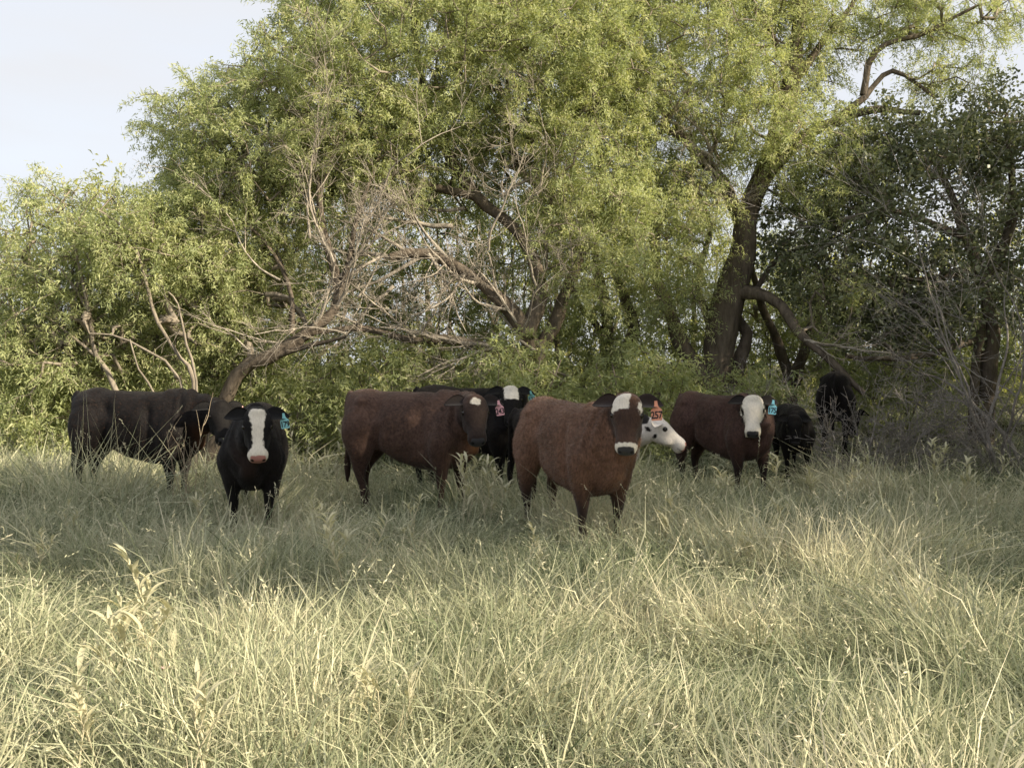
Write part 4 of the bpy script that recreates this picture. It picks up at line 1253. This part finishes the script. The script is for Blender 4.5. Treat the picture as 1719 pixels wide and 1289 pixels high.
def build_weeds():
    M_WEED = leaf_material('pale_weed_leaf', [(0.0, (0.50, 0.49, 0.32)), (1.0, (0.62, 0.58, 0.42))], 0.35, (1, 1, 0.8))
    M_STEM = leaf_material('pale_weed_stem', [(0.0, (0.50, 0.46, 0.32)), (1.0, (0.50, 0.46, 0.32))], 0.1, (1, 1, 0.8))
    M_DRY = leaf_material('dry_weed_stem', [(0.0, (0.36, 0.29, 0.2)), (1.0, (0.36, 0.29, 0.2))], 0.05, (1, 1, 0.8))
    M_PETAL = plain('pink_petal', (0.75, 0.48, 0.50), 0.6, 0.2)
    lm = leaf_mesh(); lm.materials.append(M_WEED)

    def weed(px, ptop, Y, nst, label, dry=False, flower=False, name='weed', spread=0.38, lsz=0.125):
        x = (px - CX) / FPX * Y
        c = Vector((x, Y, float(ground_z(x, Y))))
        H = at(px, ptop, Y).z - c.z
        root = empty(name, c); prop(root, label, 'weed', 'weeds standing above the grass')
        g = Geo(); spots = []
        def stem(p, d, L, r, lev):
            n = 9; pts = [p.copy()]; ds = [d.normalized()]
            for i in range(n):
                d = (d.normalized() + Vector((random.gauss(0, .10), random.gauss(0, .10), .07))).normalized()
                p = p + d * (L / n); pts.append(p.copy()); ds.append(d.copy())
            V, F = tube(pts, np.linspace(r, r * 0.4, n + 1), 5); g.add(V, F)
            for i in range(2, n + 1):
                for q in range(2 if i > n - 3 else 1):
                    spots.append((pts[i], ds[i]))
            if lev:
                for i in random.sample(range(4, n), 3):
                    a = random.random() * 6.28
                    stem(pts[i], ds[i] + Vector((math.cos(a), math.sin(a), 0)) * 0.7, L * random.uniform(.28, .42), r * .65, lev - 1)
        for k in range(nst):
            a = random.random() * 6.28
            sp = spread * random.uniform(0.3, 1.0) if k else 0.08
            stem(Vector((math.cos(a) * .03, math.sin(a) * .03, -.02)), Vector((math.cos(a) * sp, math.sin(a) * sp, 1)), H * (1.0 if k == 0 else random.uniform(.65, .95)), 0.0048, 1)
        me = g.mesh('stem'); a_ = me.attributes.new('tint', 'FLOAT', 'POINT')
        link('stem', me, M_DRY if dry else M_STEM, root)
        if dry:
            spots = random.sample(spots, min(len(spots), 7))
        for p, d in spots[:60]:
            if p.z < H * 0.35: continue
            o = link('leaf', lm, None, root)
            a = random.random() * 6.28
            o.location = p
            dr = (Vector((math.cos(a), math.sin(a), random.uniform(.1, .9))) + d * 0.4).normalized()
            o.rotation_euler = dr.to_track_quat('X', 'Z').to_euler()
            k = lsz * random.uniform(.55, 1.25) * (0.5 if dry else 1); o.scale = (k, k, k)
        if flower:
            fg = Geo()
            top = spots[len(spots) // 3][0]
            for k in range(6):
                a = k * 1.047
                d = Vector((math.cos(a), math.sin(a), .5)).normalized(); s_ = d.cross(Vector((0, 0, 1))).normalized()
                fg.add([list(v) for v in (top, top + d * .014 + s_ * .008, top + d * .026, top + d * .014 - s_ * .008)], np.array([[0, 1, 2, 3]]))
            link('flower', fg.mesh('flower'), M_PETAL, root)

    weed(785, 772, 7.9, 5, 'pale branching weed in front of the star-faced calf')
    weed(822, 790, 7.9, 4, 'pale weed beside the front legs of the star-faced calf')
    weed(585, 860, 5.7, 3, 'tall pale weed below the hind legs of the star-faced calf')
    weed(222, 930, 4.6, 2, 'tall pale weed with spread leaves at the lower left', spread=.25)
    weed(246, 1040, 3.75, 1, 'pale weed with a small pink flower at the lower left', flower=True)
    weed(172, 1050, 3.7, 3, 'pale sunlit weed with broad leaves at the lower left', spread=.3)
    weed(325, 1180, 2.95, 3, 'pale forked weed at the bottom edge of the grass', lsz=.085)
    weed(150, 1160, 3.1, 2, 'slim pale weed near the lower left corner', lsz=.085)
    weed(1120, 850, 7.0, 4, 'bushy pale weed just right of the brown calf', spread=.5)
    weed(1560, 742, 9.3, 4, 'pale weed standing before the grey brush at the right', spread=.4)
    weed(1605, 790, 8.6, 3, 'pale weed under the brush at the right', spread=.4)
    weed(1300, 780, 9.1, 3, 'pale weed at the front hooves of the white-faced calf')
    weed(1215, 800, 9.3, 3, 'pale weed in front of the white-faced calf belly')
    weed(498, 712, 9.4, 2, 'pale weed beside the teal tag of the blazed calf', lsz=.085)
    weed(566, 735, 9.6, 3, 'pale weed behind the rump of the star-faced calf')
    weed(325, 690, 8.9, 4, 'dry twiggy weed in front of the black side-view calf', dry=True, spread=.45)
    weed(296, 735, 8.7, 3, 'dry bent weed below the chest of the black side-view calf', dry=True, spread=.45)
    weed(1365, 800, 9.4, 3, 'pale weed below the small blackish calf')
    weed(640, 1120, 3.5, 3, 'green leafy weed low in the sunlit grass at the middle', spread=.5, lsz=.09)
    weed(55, 790, 9.0, 3, 'pale weed at the left edge behind the long grass')
    for px, top, Y, where in ((110, 850, 7.2, 'below the rump of the black calf at the far left'), (330, 840, 7.4, 'to the left of the blazed calf, in the grass'),
                              (520, 850, 7.0, 'between the blazed calf and the star-faced calf'), (700, 850, 6.8, 'under the belly of the star-faced calf'),
                              (1180, 840, 7.4, 'in the open grass right of the front brown calf'), (1330, 850, 7.0, 'well below the small blackish calf'),
                              (1450, 800, 8.2, 'in the grass below the black cow'), (1530, 830, 7.6, 'in the grass below the middle of the grey brush'),
                              (1660, 820, 7.8, 'near the right edge, below the brush'), (1640, 760, 9.0, 'touching the brush below the dark trunk'),
                              (1480, 755, 9.6, 'at the foot of the brush hiding the black cow'), (1400, 780, 9.0, 'just right of the small blackish calf'),
                              (430, 905, 6.0, 'right below the front hooves of the blazed calf'), (900, 900, 6.2, 'below the hind legs of the front brown calf'),
                              (1250, 900, 6.2, 'near the sunlit edge, right of the front brown calf'), (60, 900, 6.2, 'near the sunlit edge at the far left')):
        weed(px, top, Y, random.choice((1, 2, 3)), 'thin pale weed ' + where, spread=.35, lsz=.085)



build_weeds()


if DO_CATTLE:
    build_cattle()
